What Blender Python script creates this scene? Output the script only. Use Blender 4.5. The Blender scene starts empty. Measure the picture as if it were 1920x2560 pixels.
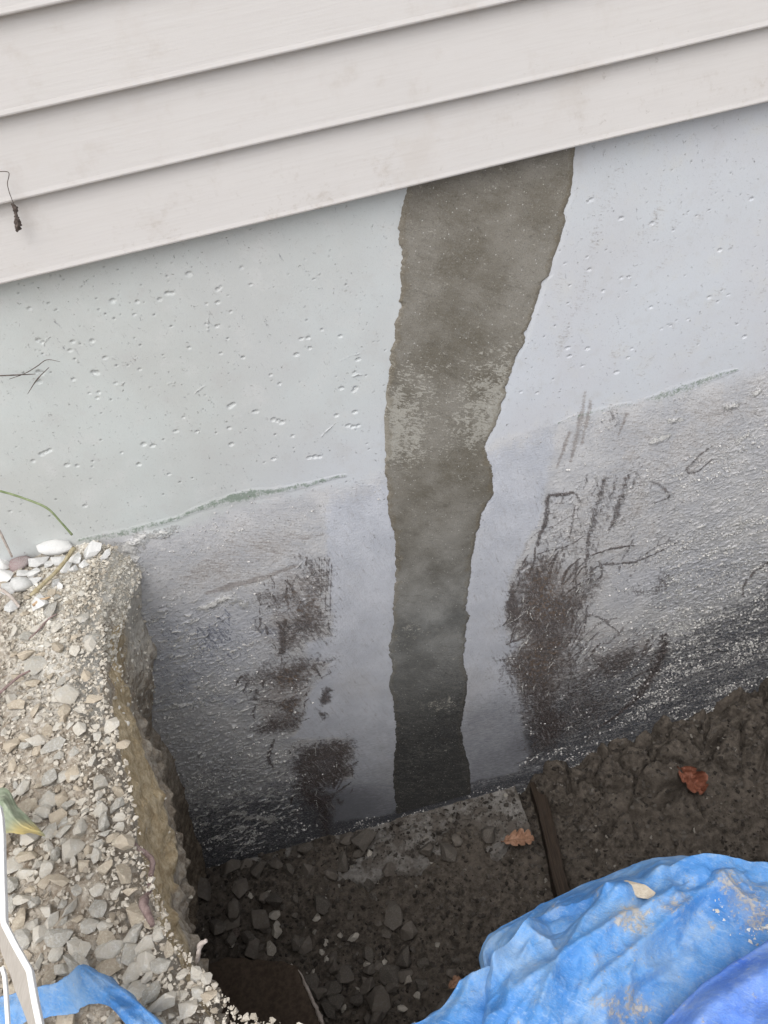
import bpy, bmesh, math, random
import numpy as np
from mathutils import Vector, Matrix

sc = bpy.context.scene
COL = sc.collection
random.seed(7)
rng = np.random.default_rng(11)

# ------------------------------------------------------------------ camera
W0, H0, FPX = 1920.0, 2560.0, 2070.7
PITCH, YAW, ROLL = 0.6753, 0.0644, -0.2109
CAM = np.array([0.0, -1.5395, 0.4989])
_d = np.array([math.sin(YAW) * math.cos(PITCH), math.cos(YAW) * math.cos(PITCH), -math.sin(PITCH)])
_r = np.array([math.cos(YAW), -math.sin(YAW), 0.0])
_u = np.cross(_r, _d)
CR = _r * math.cos(ROLL) + _u * math.sin(ROLL)
CU = _u * math.cos(ROLL) - _r * math.sin(ROLL)
cam_data = bpy.data.cameras.new('camera')
cam_data.sensor_fit = 'HORIZONTAL'
cam_data.sensor_width = 36.0
cam_data.lens = 36.0 * FPX / W0
cam_data.clip_start = 0.02
cam_data.clip_end = 500
cam = bpy.data.objects.new('camera', cam_data)
COL.objects.link(cam)
cam.matrix_world = Matrix(((CR[0], CU[0], -_d[0], CAM[0]), (CR[1], CU[1], -_d[1], CAM[1]),
                           (CR[2], CU[2], -_d[2], CAM[2]), (0, 0, 0, 1)))
sc.camera = cam

# ------------------------------------------------------------------ overcast daylight
SUN_EL, SUN_AZ = math.radians(62), math.radians(200)      # compass azimuth, +Y is north
world = bpy.data.worlds.new('World')
sc.world = world
world.use_nodes = True
wn, wl = world.node_tree.nodes, world.node_tree.links
wn.clear()
w_out = wn.new('ShaderNodeOutputWorld')
w_bg = wn.new('ShaderNodeBackground')
w_sky = wn.new('ShaderNodeTexSky')
w_sky.sky_type = 'NISHITA'
w_sky.sun_disc = False
w_sky.sun_elevation = SUN_EL
w_sky.sun_rotation = SUN_AZ
w_sky.dust_density = 3.0
w_hsv = wn.new('ShaderNodeHueSaturation')
w_hsv.inputs['Saturation'].default_value = 0.16
wl.new(w_sky.outputs[0], w_hsv.inputs['Color'])
wl.new(w_hsv.outputs[0], w_bg.inputs['Color'])
w_bg.inputs['Strength'].default_value = 0.15
wl.new(w_bg.outputs[0], w_out.inputs['Surface'])
sun_data = bpy.data.lights.new('sun', 'SUN')
sun_data.energy = 0.8
sun_data.angle = math.radians(70)
sun_data.color = (1.0, 0.97, 0.93)
sun = bpy.data.objects.new('sun', sun_data)
COL.objects.link(sun)
sdir = Vector((math.sin(SUN_AZ) * math.cos(SUN_EL), math.cos(SUN_AZ) * math.cos(SUN_EL), math.sin(SUN_EL)))
sun.rotation_euler = sdir.to_track_quat('Z', 'Y').to_euler()
sun.location = (0, -4, 6)
vs = sc.view_settings
vs.view_transform = 'Standard'
vs.look = 'None'
vs.exposure = 0.68
vs.gamma = 1.0
vs.use_curve_mapping = False

# ------------------------------------------------------------------ helpers: pixels of the traced photo to places in the world
def at(pts, plane='z', val=0.0):
    uv = np.asarray(pts, float)
    D = _d + ((uv[..., 0] - W0 / 2) / FPX)[..., None] * CR - ((uv[..., 1] - H0 / 2) / FPX)[..., None] * CU
    k = 'xyz'.index(plane)
    t = (val - CAM[k]) / D[..., k]
    return CAM + t[..., None] * D

def Zm(ox, oy, s):
    return lambda pts: [(ox + p[0] * s, oy + p[1] * s) + tuple(p[2:]) for p in pts]

def sstep(a, b, x):
    t = np.clip((x - a) / (b - a), 0, 1)
    return t * t * (3 - 2 * t)

_tabs = {}
def vn2(x, y, seed):
    if seed not in _tabs:
        _tabs[seed] = np.random.default_rng(1000 + seed).random((256, 256))
    T = _tabs[seed]
    xi, yi = np.floor(x).astype(int), np.floor(y).astype(int)
    fx, fy = x - xi, y - yi
    fx, fy = fx * fx * (3 - 2 * fx), fy * fy * (3 - 2 * fy)
    a, b, c, d = xi & 255, (xi + 1) & 255, yi & 255, (yi + 1) & 255
    return (T[a, c] * (1 - fx) + T[b, c] * fx) * (1 - fy) + (T[a, d] * (1 - fx) + T[b, d] * fx) * fy

def fbm2(x, y, seed, octv=4, gain=0.5):
    s, a, n = 0.0, 1.0, 0.0
    for o in range(octv):
        s = s + a * vn2(x * 2 ** o + 17.3 * o, y * 2 ** o + 9.1 * o, seed + o)
        n += a
        a *= gain
    return s / n                                             # about 0..1

_t3 = {}
def vn3(P, seed):
    if seed not in _t3:
        _t3[seed] = np.random.default_rng(5000 + seed).random((32, 32, 32))
    T = _t3[seed]
    i = np.floor(P).astype(int)
    f = P - i
    f = f * f * (3 - 2 * f)
    r = 0.0
    for dx in (0, 1):
        for dy in (0, 1):
            for dz in (0, 1):
                w = (f[..., 0] if dx else 1 - f[..., 0]) * (f[..., 1] if dy else 1 - f[..., 1]) * (f[..., 2] if dz else 1 - f[..., 2])
                r = r + w * T[(i[..., 0] + dx) & 31, (i[..., 1] + dy) & 31, (i[..., 2] + dz) & 31]
    return r

def fbm3(P, seed, octv=4, gain=0.5):
    s, a, n = 0.0, 1.0, 0.0
    for o in range(octv):
        s = s + a * vn3(P * 2 ** o + 3.7 * o, seed + o)
        n += a
        a *= gain
    return s / n

def mesh_np(name, co, quads, tris=None, smooth=True):
    me = bpy.data.meshes.new(name)
    co = np.ascontiguousarray(co, np.float32).reshape(-1, 3)
    quads = np.asarray(quads, np.int32).reshape(-1, 4)
    tris = np.asarray(tris if tris is not None else [], np.int32).reshape(-1, 3)
    nq, nt = len(quads), len(tris)
    me.vertices.add(len(co))
    me.vertices.foreach_set('co', co.ravel())
    me.loops.add(nq * 4 + nt * 3)
    me.loops.foreach_set('vertex_index', np.concatenate([quads.ravel(), tris.ravel()]))
    me.polygons.add(nq + nt)
    me.polygons.foreach_set('loop_start', np.concatenate([np.arange(nq) * 4, nq * 4 + np.arange(nt) * 3]).astype(np.int32))
    me.polygons.foreach_set('use_smooth', np.full(nq + nt, bool(smooth)))
    me.update(calc_edges=True)
    me.validate()
    return me

def grid_quads(nr, nc, keep=None, flip=False):
    i = np.arange((nr - 1) * (nc - 1))
    r, c = i // (nc - 1), i % (nc - 1)
    a = r * nc + c
    q = np.stack([a, a + 1, a + nc + 1, a + nc], 1)
    if flip:
        q = q[:, ::-1]
    if keep is not None:
        q = q[keep.ravel()]
    return q

def set_attr(me, name, arr):
    at_ = me.attributes.new(name, 'FLOAT_COLOR', 'POINT')
    at_.data.foreach_set('color', np.ascontiguousarray(arr, np.float32).ravel())

def link(name, me, mat=None, parent=None):
    o = bpy.data.objects.new(name, me)
    COL.objects.link(o)
    if mat is not None and me is not None and not me.materials:
        me.materials.append(mat)
    if parent is not None:
        o.parent = parent
    return o

def tag(o, label=None, cat=None, group=None, kind=None):
    for k, v in (('label', label), ('category', cat), ('group', group), ('kind', kind)):
        if v:
            o[k] = v
    return o

def empty(name, loc, label, cat, group=None):
    o = bpy.data.objects.new(name, None)
    COL.objects.link(o)
    o.location = loc
    o.empty_display_size = 0.05
    return tag(o, label, cat, group)

def box_bm(bm, lo, hi, bev=0.0):
    r = bmesh.ops.create_cube(bm, size=1.0)
    for v in r['verts']:
        v.co = Vector([lo[k] + (v.co[k] + 0.5) * (hi[k] - lo[k]) for k in range(3)])
    if bev:
        es = list({e for v in r['verts'] for e in v.link_edges})
        bmesh.ops.bevel(bm, geom=es, offset=bev, segments=2, affect='EDGES')
    return bm

def bm_mesh(name, bm, smooth=False):
    me = bpy.data.meshes.new(name)
    bm.normal_update()
    bm.to_mesh(me)
    bm.free()
    if smooth:
        me.polygons.foreach_set('use_smooth', [True] * len(me.polygons))
    return me

def catmull(P, n=8):
    P = np.asarray(P, float)
    Q = np.vstack([2 * P[0] - P[1], P, 2 * P[-1] - P[-2]])
    out = []
    for i in range(1, len(Q) - 2):
        for t in np.linspace(0, 1, n, endpoint=False):
            p0, p1, p2, p3 = Q[i - 1], Q[i], Q[i + 1], Q[i + 2]
            out.append(0.5 * (2 * p1 + (p2 - p0) * t + (2 * p0 - 5 * p1 + 4 * p2 - p3) * t * t + (3 * p1 - p0 - 3 * p2 + p3) * t ** 3))
    out.append(Q[-2])
    return np.array(out)

def resample(P, n):
    P = np.asarray(P, float)
    s = np.concatenate([[0], np.cumsum(np.linalg.norm(np.diff(P, axis=0), axis=1))])
    t = np.linspace(0, s[-1], n)
    return np.stack([np.interp(t, s, P[:, k]) for k in range(P.shape[1])], 1)

def tube_mesh(name, P, radii, sides=7, n=6, wob=0.0):
    C = catmull(P, n)
    m = len(C)
    rad = np.interp(np.linspace(0, 1, m), np.linspace(0, 1, len(radii)), radii)
    T = np.gradient(C, axis=0)
    T /= np.linalg.norm(T, axis=1)[:, None] + 1e-12
    ref = np.array([0.31, 0.52, 0.8])
    A = np.cross(T, ref)
    A /= np.linalg.norm(A, axis=1)[:, None] + 1e-12
    B = np.cross(T, A)
    co = []
    for i in range(m):
        for k in range(sides):
            a = 2 * math.pi * k / sides
            rr = rad[i] * (1 + wob * (random.random() - 0.5))
            co.append(C[i] + (A[i] * math.cos(a) + B[i] * math.sin(a)) * rr)
    q = [(i * sides + k, i * sides + (k + 1) % sides, (i + 1) * sides + (k + 1) % sides, (i + 1) * sides + k) for i in range(m - 1) for k in range(sides)]
    co += [C[0], C[-1]]
    t = [(len(co) - 2, (k + 1) % sides, k) for k in range(sides)] + [(len(co) - 1, (m - 1) * sides + k, (m - 1) * sides + (k + 1) % sides) for k in range(sides)]
    return mesh_np(name, np.array(co), q, t)

# ------------------------------------------------------------------ node shorthand
class NT:
    def __init__(s, name):
        s.m = bpy.data.materials.new(name)
        s.m.use_nodes = True
        s.n, s.l = s.m.node_tree.nodes, s.m.node_tree.links
        s.n.clear()
        s.out = s.n.new('ShaderNodeOutputMaterial')
        s.b = s.n.new('ShaderNodeBsdfPrincipled')
        s.l.new(s.b.outputs[0], s.out.inputs['Surface'])
        s.obj = s.n.new('ShaderNodeTexCoord').outputs['Object']
    def put(s, sock, v):
        if hasattr(v, 'is_linked') or isinstance(v, bpy.types.NodeSocket):
            s.l.new(v, sock)
        elif isinstance(v, (tuple, list)) and len(v) == 3 and sock.type == 'RGBA':
            sock.default_value = (*v, 1)
        else:
            sock.default_value = v
    def math(s, op, a, b=0.0, c=None, clamp=False):
        n = s.n.new('ShaderNodeMath')
        n.operation = op
        n.use_clamp = clamp
        s.put(n.inputs[0], a)
        s.put(n.inputs[1], b)
        if c is not None:
            s.put(n.inputs[2], c)
        return n.outputs[0]
    def mad(s, a, k, c):
        return s.math('MULTIPLY_ADD', a, k, c)
    def add(s, a, b):
        return s.math('ADD', a, b)
    def mul(s, a, b):
        return s.math('MULTIPLY', a, b)
    def step(s, x, lo, hi, a=0.0, b=1.0):
        n = s.n.new('ShaderNodeMapRange')
        n.interpolation_type = 'SMOOTHSTEP'
        s.put(n.inputs['Value'], x)
        for k, v in (('From Min', lo), ('From Max', hi), ('To Min', a), ('To Max', b)):
            s.put(n.inputs[k], v)
        return n.outputs[0]
    def mix(s, f, a, b, mode='MIX'):
        n = s.n.new('ShaderNodeMix')
        n.data_type = 'RGBA'
        n.blend_type = mode
        n.clamp_factor = True
        s.put(n.inputs[0], f)
        s.put(n.inputs[6], a)
        s.put(n.inputs[7], b)
        return n.outputs[2]
    def mapped(s, scale=(1, 1, 1), rot=(0, 0, 0), loc=(0, 0, 0), src=None):
        if any(rot):
            r = s.n.new('ShaderNodeMapping')
            r.inputs['Rotation'].default_value = rot
            s.l.new(src or s.obj, r.inputs['Vector'])
            return s.mapped(scale, (0, 0, 0), loc, r.outputs[0])
        n = s.n.new('ShaderNodeMapping')
        n.inputs['Scale'].default_value = scale
        n.inputs['Location'].default_value = loc
        s.l.new(src or s.obj, n.inputs['Vector'])
        return n.outputs[0]
    def noise(s, scale, detail=4.0, rough=0.55, vec=None, dist=0.0):
        n = s.n.new('ShaderNodeTexNoise')
        n.inputs['Scale'].default_value = scale
        n.inputs['Detail'].default_value = detail
        n.inputs['Roughness'].default_value = rough
        n.inputs['Distortion'].default_value = dist
        s.l.new(vec or s.obj, n.inputs['Vector'])
        return n.outputs['Fac']
    def voro(s, scale, feature='F1', vec=None, out='Distance', rand=1.0):
        n = s.n.new('ShaderNodeTexVoronoi')
        n.feature = feature
        n.inputs['Scale'].default_value = scale
        n.inputs['Randomness'].default_value = rand
        s.l.new(vec or s.obj, n.inputs['Vector'])
        return n.outputs[out]
    def attr(s, name):
        n = s.n.new('ShaderNodeAttribute')
        n.attribute_name = name
        q = s.n.new('ShaderNodeSeparateColor')
        s.l.new(n.outputs['Color'], q.inputs[0])
        return q.outputs[0], q.outputs[1], q.outputs[2], n.outputs['Alpha']
    def rand(s):
        return s.n.new('ShaderNodeObjectInfo').outputs['Random']
    def xyz(s):
        q = s.n.new('ShaderNodeSeparateXYZ')
        s.l.new(s.obj, q.inputs[0])
        return q.outputs
    def bump(s, h, strength=0.5, dist=0.002, normal=None):
        n = s.n.new('ShaderNodeBump')
        n.inputs['Strength'].default_value = strength
        n.inputs['Distance'].default_value = dist
        s.l.new(h, n.inputs['Height'])
        if normal:
            s.l.new(normal, n.inputs['Normal'])
        return n.outputs[0]
    def done(s, col, rough=0.8, normal=None, spec=0.3):
        s.put(s.b.inputs['Base Color'], col)
        s.put(s.b.inputs['Roughness'], rough)
        s.put(s.b.inputs['Specular IOR Level'], spec)
        if normal:
            s.l.new(normal, s.b.inputs['Normal'])
        return s.m

# ------------------------------------------------------------------ materials
def mat_siding():
    t = NT('painted_siding')
    wide = t.noise(2.3, 4, 0.6)
    grain = t.noise(1.0, 5, 0.65, t.mapped((9, 60, 330)))
    fine = t.noise(1.0, 3, 0.6, t.mapped((60, 200, 900)))
    blot = t.noise(14, 5, 0.7)
    speck = t.noise(75, 3, 0.6)
    c = t.mix(wide, (0.525, 0.503, 0.488), (0.585, 0.564, 0.550))
    c = t.mix(t.mul(t.step(blot, 0.54, 0.74), 0.34), c, (0.43, 0.385, 0.345))
    sm = t.mul(t.step(speck, 0.66, 0.74), t.step(wide, 0.5, 0.65))
    c = t.mix(t.mul(sm, 0.42), c, (0.30, 0.27, 0.24))
    c = t.mix(t.mul(t.step(grain, 0.40, 0.70), 0.22), c, (0.445, 0.412, 0.392))
    z = t.xyz()[2]
    spl = t.noise(110, 5, 0.7)
    c = t.mix(t.mul(t.mul(t.step(z, 0.14, 0.0), t.step(t.add(t.mul(spl, 0.6), t.mul(blot, 0.4)), 0.54, 0.64)), 0.30), c, (0.36, 0.32, 0.28))
    c = t.mix(t.mul(t.step(t.noise(5.5, 6, 0.7), 0.53, 0.70), 0.30), c, (0.47, 0.425, 0.385))
    h = t.add(t.mul(grain, 0.7), t.mul(fine, 0.3))
    return t.done(c, 0.55, t.bump(h, 0.32, 0.0012), 0.3)

def mat_wall():
    t = NT('foundation_concrete')
    hue, below, tar, brown = t.attr('marks_a')
    band, grit, moss, eff = t.attr('marks_b')
    dirt, film, rust, pit = t.attr('marks_c')
    n3 = t.noise(3.1, 6, 0.62)
    n14 = t.noise(15, 6, 0.66)
    n60 = t.noise(70, 6, 0.70)
    n160 = t.noise(190, 5, 0.70)
    n400 = t.noise(480, 3, 0.65)
    rot = (0, math.radians(-7), 0)
    stroke = t.noise(1.0, 7, 0.72, t.mapped((55, 55, 240), rot))
    diag = t.noise(1.0, 6, 0.70, t.mapped((40, 40, 300), (0, math.radians(-24), 0)))
    vstroke = t.noise(1.0, 7, 0.72, t.mapped((150, 150, 30), (0, math.radians(14), 0)), dist=0.6)
    gritn = t.noise(1.0, 2.5, 0.62, t.mapped((135, 135, 230), rot), dist=0.3)
    clump = t.noise(1.0, 5, 0.65, t.mapped((14, 14, 48), rot, (3, 0, 1)))
    def jit(x, k):
        return t.mad(x, k, -k / 2)
    # bare concrete: greyish green on the left, bluer on the right
    bare = t.mix(hue, (0.528, 0.556, 0.545), (0.560, 0.583, 0.622))
    bare = t.mix(t.mul(t.step(n3, 0.36, 0.64), 0.75), bare, t.mix(hue, (0.482, 0.490, 0.474), (0.545, 0.548, 0.580)))
    bare = t.mix(t.mul(t.step(n14, 0.50, 0.72), 0.45), bare, (0.575, 0.580, 0.570))
    bare = t.mix(t.mul(t.step(n14, 0.46, 0.30), 0.35), bare, (0.470, 0.462, 0.455))
    bare = t.mix(t.mul(t.step(n160, 0.54, 0.72), 0.26), bare, (0.40, 0.40, 0.39))
    bare = t.mix(t.mul(t.step(diag, 0.60, 0.75), 0.25), bare, (0.63, 0.64, 0.64))
    # smeared, once buried concrete
    bur = t.mix(t.step(n14, 0.35, 0.65), (0.455, 0.458, 0.480), (0.590, 0.585, 0.592))
    bur = t.mix(t.mul(t.step(stroke, 0.48, 0.68), 0.5), bur, (0.56, 0.545, 0.53))
    bur = t.mix(t.mul(t.step(n160, 0.54, 0.70), 0.40), bur, (0.29, 0.285, 0.29))
    bur = t.mix(t.mul(t.step(diag, 0.55, 0.70), 0.40), bur, (0.33, 0.312, 0.305))
    c = t.mix(t.step(t.add(below, jit(t.add(t.mul(n60, 0.5), t.mul(n14, 0.5)), 2.6)), 0.10, 0.90), bare, bur)
    # mud smear
    dm = t.step(t.add(dirt, jit(t.add(t.mul(n14, 0.3), t.add(t.mul(diag, 0.4), t.mul(n160, 0.3))), 4.0)), 0.25, 0.95)
    c = t.mix(t.mul(dm, 0.74), c, t.mix(t.step(n60, 0.35, 0.65), (0.175, 0.150, 0.138), (0.345, 0.310, 0.290)))
    # blue-black film and worn damp-proof coating
    c = t.mix(t.mul(t.step(film, 0.05, 0.5), 0.55), c, t.mix(n14, (0.39, 0.410, 0.475), (0.52, 0.540, 0.605)))
    fm = t.step(t.add(film, jit(t.add(t.mul(vstroke, 0.6), t.mul(n160, 0.4)), 4.5)), 0.40, 0.85)
    c = t.mix(t.mul(fm, 0.75), c, (0.115, 0.125, 0.165))
    tm = t.step(t.add(tar, jit(t.add(t.mul(stroke, 0.45), t.add(t.mul(n60, 0.3), t.mul(clump, 0.25))), 2.8)), 0.32, 0.92)
    tarc = t.mix(t.step(n160, 0.35, 0.7), (0.030, 0.032, 0.040), (0.105, 0.112, 0.134))
    c = t.mix(t.mul(tm, 0.92), c, tarc)
    # rubbed clean band
    bm_ = t.step(t.add(band, jit(t.add(t.mul(n60, 0.5), t.mul(stroke, 0.5)), 1.6)), 0.30, 0.72)
    bandc = t.mix(t.step(n14, 0.3, 0.7), (0.480, 0.498, 0.550), (0.575, 0.592, 0.645))
    bandc = t.mix(t.mul(t.step(vstroke, 0.50, 0.66), 0.35), bandc, (0.36, 0.35, 0.36))
    bandc = t.mix(t.mul(t.step(diag, 0.54, 0.70), 0.30), bandc, (0.53, 0.535, 0.56))
    bandc = t.mix(t.mul(t.step(n3, 0.50, 0.66), 0.35), bandc, (0.43, 0.418, 0.415))
    bandc = t.mix(t.mul(t.step(t.add(tar, jit(stroke, 0.8)), 0.30, 1.05), 0.80), bandc, (0.125, 0.128, 0.145))  # band darkened towards the base: painted trench shade along with tar
    c = t.mix(t.mul(bm_, 0.90), c, bandc)
    # brown-black scabs, broken up along the trowel strokes
    bn = t.add(t.mul(vstroke, 0.40), t.add(t.mul(n60, 0.35), t.mul(stroke, 0.25)))
    br = t.step(t.add(brown, jit(bn, 4.0)), 0.26, 0.84)
    browns = t.mix(t.step(n160, 0.4, 0.65), (0.036, 0.028, 0.027), (0.130, 0.102, 0.092))
    browns = t.mix(t.mul(t.step(n60, 0.48, 0.64), rust), browns, (0.185, 0.112, 0.055))
    c = t.mix(t.mul(br, 0.88), c, browns)
    c = t.mix(t.mul(t.mul(br, t.step(vstroke, 0.55, 0.62)), 0.75), c, (0.33, 0.32, 0.325))
    # pale crumbs of mortar stuck to the coating
    gs = t.add(gritn, jit(clump, 0.5))
    gm = t.step(t.add(gs, t.mad(grit, 0.36, -0.30)), 0.50, 0.555)
    gm = t.mul(gm, t.step(t.add(bm_, t.mul(br, 0.7)), 0.9, 0.2))
    c = t.mix(t.mul(gm, 0.34), c, t.mix(t.step(n400, 0.35, 0.65), (0.42, 0.41, 0.40), (0.68, 0.67, 0.65)))
    em = t.step(t.add(eff, jit(t.add(t.mul(n160, 0.5), t.mul(n60, 0.5)), 4.0)), 0.42, 0.62)
    c = t.mix(t.mul(em, 0.85), c, t.mix(n400, (0.46, 0.45, 0.43), (0.70, 0.69, 0.67)))
    mm = t.step(t.add(moss, jit(t.add(t.mul(n160, 0.5), t.mul(n60, 0.5)), 4.0)), 0.34, 0.95)
    c = t.mix(t.mul(mm, 0.70), c, t.mix(n160, (0.090, 0.140, 0.075), (0.220, 0.285, 0.225)))
    c = t.mix(t.math('MULTIPLY', pit, 0.28, clamp=True), c, t.mix(n160, (0.58, 0.58, 0.57), (0.66, 0.66, 0.64)))
    c = t.mix(t.math('MULTIPLY', pit, -0.75, clamp=True), c, (0.12, 0.12, 0.115))  # small bug holes coloured dark, standing in for the shade inside them
    c = t.mix(t.mul(t.step(n400, 0.62, 0.72), 0.30), c, (0.22, 0.22, 0.21))
    c = t.mix(t.mul(t.step(n400, 0.36, 0.28), 0.22), c, (0.70, 0.70, 0.69))
    rough_m = t.step(t.add(below, moss), 0.05, 0.9)
    h = t.add(t.mul(n400, t.mad(rough_m, 0.38, 0.10)), t.add(t.mul(gm, 0.9), t.add(t.mul(em, 0.9), t.mul(br, t.mad(vstroke, 1.0, 0.0)))))
    h = t.add(h, t.mul(n160, t.mad(rough_m, 0.75, 0.10)))
    h = t.add(h, t.mul(t.mul(bm_, vstroke), 0.35))
    rough = t.mix(t.mul(tm, 0.8), (0.85, 0.85, 0.85), (0.6, 0.6, 0.6))
    return t.done(c, rough, t.bump(h, 0.80, 0.0024), 0.22)

def mat_patch():
    t = NT('damp_patch_mortar')
    edge, mot, low, side = t.attr('marks_a')
    n5 = t.noise(7, 6, 0.62)
    n40 = t.noise(55, 6, 0.70)
    n150 = t.noise(170, 5, 0.7)
    sp = t.noise(420, 3, 0.7)
    slick = t.noise(1.0, 6, 0.72, t.mapped((90, 90, 230), (0, math.radians(-28), 0)))
    c = t.mix(t.step(n5, 0.34, 0.66), (0.152, 0.136, 0.108), (0.242, 0.225, 0.195))
    c = t.mix(t.math('MULTIPLY', low, 2.6, clamp=True), c, t.mix(t.step(n5, 0.34, 0.66), (0.140, 0.142, 0.138), (0.290, 0.292, 0.284)))
    c = t.mix(t.step(t.add(low, t.mad(t.add(t.mul(n5, 0.5), t.mul(slick, 0.5)), 1.2, -0.6)), 0.45, 0.95), c, t.mix(n40, (0.026, 0.027, 0.028), (0.066, 0.068, 0.070)))
    c = t.mix(t.mul(t.step(n150, 0.50, 0.68), 0.34), c, (0.24, 0.228, 0.205))
    mm = t.step(t.add(mot, t.mad(t.add(t.mul(slick, 0.55), t.mul(n40, 0.45)), 5.0, -2.5)), 0.44, 0.60)
    c = t.mix(t.mul(mm, 0.80), c, t.mix(n150, (0.32, 0.30, 0.255), (0.50, 0.485, 0.44)))
    wisp = t.noise(1.0, 6, 0.72, t.mapped((30, 30, 95), (0, math.radians(-32), 0)), dist=0.5)
    c = t.mix(t.mul(t.step(wisp, 0.50, 0.68), 0.30), c, (0.27, 0.26, 0.235))
    c = t.mix(t.mul(t.step(wisp, 0.46, 0.32), 0.35), c, (0.072, 0.064, 0.052))
    dots = t.voro(70)
    c = t.mix(t.mul(t.step(dots, 0.11, 0.07), 0.8), c, (0.52, 0.51, 0.48))
    em = t.mul(t.step(t.add(edge, t.mad(n40, 3.0, -1.5)), 0.55, 0.95), t.math('SUBTRACT', 1.0, t.mul(low, 0.8)))
    c = t.mix(t.mul(em, 0.42), c, (0.150, 0.122, 0.080))
    c = t.mix(t.mul(t.step(sp, 0.58, 0.70), 0.50), c, (0.40, 0.39, 0.365))
    c = t.mix(t.mul(t.step(sp, 0.44, 0.32), 0.50), c, (0.035, 0.033, 0.03))
    h = t.add(t.mul(sp, 0.7), t.mul(n150, 0.5))
    return t.done(c, t.step(n5, 0.3, 0.7, 0.42, 0.62), t.bump(h, 0.6, 0.0016), 0.42)

def mat_soil():
    t = NT('gravelly_soil')
    face, dust, clay, dark = t.attr('marks_a')
    n9 = t.noise(9, 5, 0.62)
    n40 = t.noise(55, 7, 0.72)
    n170 = t.noise(230, 4, 0.68)
    vor = t.voro(105, out='Color')
    vs_ = t.n.new('ShaderNodeSeparateColor')
    t.l.new(vor, vs_.inputs[0])
    c = t.mix(t.step(n40, 0.32, 0.68), (0.255, 0.208, 0.158), (0.520, 0.465, 0.390))
    c = t.mix(t.mul(t.step(n9, 0.5, 0.7), 0.6), c, (0.235, 0.178, 0.125))
    c = t.mix(t.mul(t.step(vs_.outputs[0], 0.55, 0.95), 0.42), c, (0.42, 0.395, 0.355))
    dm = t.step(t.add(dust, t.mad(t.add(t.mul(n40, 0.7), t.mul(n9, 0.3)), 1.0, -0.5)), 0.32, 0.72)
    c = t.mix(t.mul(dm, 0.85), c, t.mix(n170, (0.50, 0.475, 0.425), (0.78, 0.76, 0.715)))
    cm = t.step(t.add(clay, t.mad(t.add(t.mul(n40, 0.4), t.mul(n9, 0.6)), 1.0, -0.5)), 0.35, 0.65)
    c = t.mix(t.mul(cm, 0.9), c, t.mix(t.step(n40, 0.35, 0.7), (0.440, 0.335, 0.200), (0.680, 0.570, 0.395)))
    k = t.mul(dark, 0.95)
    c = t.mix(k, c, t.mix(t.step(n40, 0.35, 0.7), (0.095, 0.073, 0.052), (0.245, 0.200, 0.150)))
    c = t.mix(t.mul(t.step(n170, 0.62, 0.75), 0.3), c, (0.07, 0.055, 0.042))
    h = t.add(t.mul(n40, 1.0), t.add(t.mul(n170, 0.6), t.mul(t.voro(150), -0.4)))
    return t.done(c, 0.95, t.bump(h, 0.9, 0.006), 0.12)

def mat_pit_dirt():
    t = NT('damp_trench_dirt')
    n6 = t.noise(6, 5, 0.6)
    n35 = t.noise(45, 7, 0.72)
    n140 = t.noise(190, 5, 0.68)
    c = t.mix(t.step(n35, 0.3, 0.7), (0.038, 0.031, 0.025), (0.150, 0.127, 0.105))
    c = t.mix(t.mul(t.step(n6, 0.45, 0.7), 0.5), c, (0.120, 0.100, 0.082))
    c = t.mix(t.mul(t.step(n140, 0.60, 0.72), 0.5), c, (0.155, 0.140, 0.122))
    h = t.add(t.mul(n35, 1.0), t.mul(n140, 0.6))
    return t.done(c, 0.85, t.bump(h, 0.9, 0.008), 0.25)

def mat_footing():
    t = NT('rough_footing_concrete')
    n10 = t.noise(10, 5, 0.65)
    n50 = t.noise(50, 6, 0.7)
    n160 = t.noise(160, 4, 0.65)
    v = t.voro(85)
    c = t.mix(t.step(n50, 0.3, 0.7), (0.150, 0.140, 0.128), (0.300, 0.285, 0.268))
    c = t.mix(t.mul(t.step(t.add(t.mul(n10, 0.6), t.mul(n50, 0.4)), 0.44, 0.56), 0.85), c, (0.082, 0.068, 0.056))
    c = t.mix(t.mul(t.mul(t.step(v, 0.30, 0.18), t.step(n10, 0.35, 0.6)), 0.8), c, (0.045, 0.042, 0.038))
    h = t.add(t.mul(n50, 1.0), t.add(t.mul(n160, 0.5), t.mul(t.step(v, 0.1, 0.35), 0.6)))
    return t.done(c, 0.9, t.bump(h, 0.8, 0.006), 0.2)

def mat_stone(name, a, b, dustc, dust=0.5, spec=0.2):
    t = NT(name)
    r = t.rand()
    gp = t.n.new('ShaderNodeNewGeometry').outputs['Position']
    n18 = t.noise(75, 5, 0.68, gp)
    n90 = t.noise(260, 4, 0.7, gp)
    n300 = t.noise(620, 3, 0.65, gp)
    c = t.mix(r, a, b)
    c = t.mix(t.mul(t.step(n90, 0.45, 0.7), 0.4), c, tuple(min(0.7, x * 1.5) for x in b))
    c = t.mix(t.mul(t.step(n300, 0.58, 0.7), 0.35), c, tuple(x * 0.45 for x in a))
    c = t.mix(t.mul(t.step(t.add(n18, t.mad(r, 0.25, -0.12)), 0.42, 0.62), dust), c, dustc)
    h = t.add(t.mul(n90, 0.7), t.mul(n300, 0.4))
    return t.done(c, 0.85, t.bump(h, 0.7, 0.0025), spec)

def mat_red_stone():
    t = NT('red_mottled_stone')
    n = t.noise(80, 5, 0.7)
    c = t.mix(t.step(n, 0.46, 0.58), (0.50, 0.48, 0.47), (0.26, 0.075, 0.075))
    return t.done(c, 0.8, t.bump(n, 0.8, 0.003), 0.2)

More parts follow.
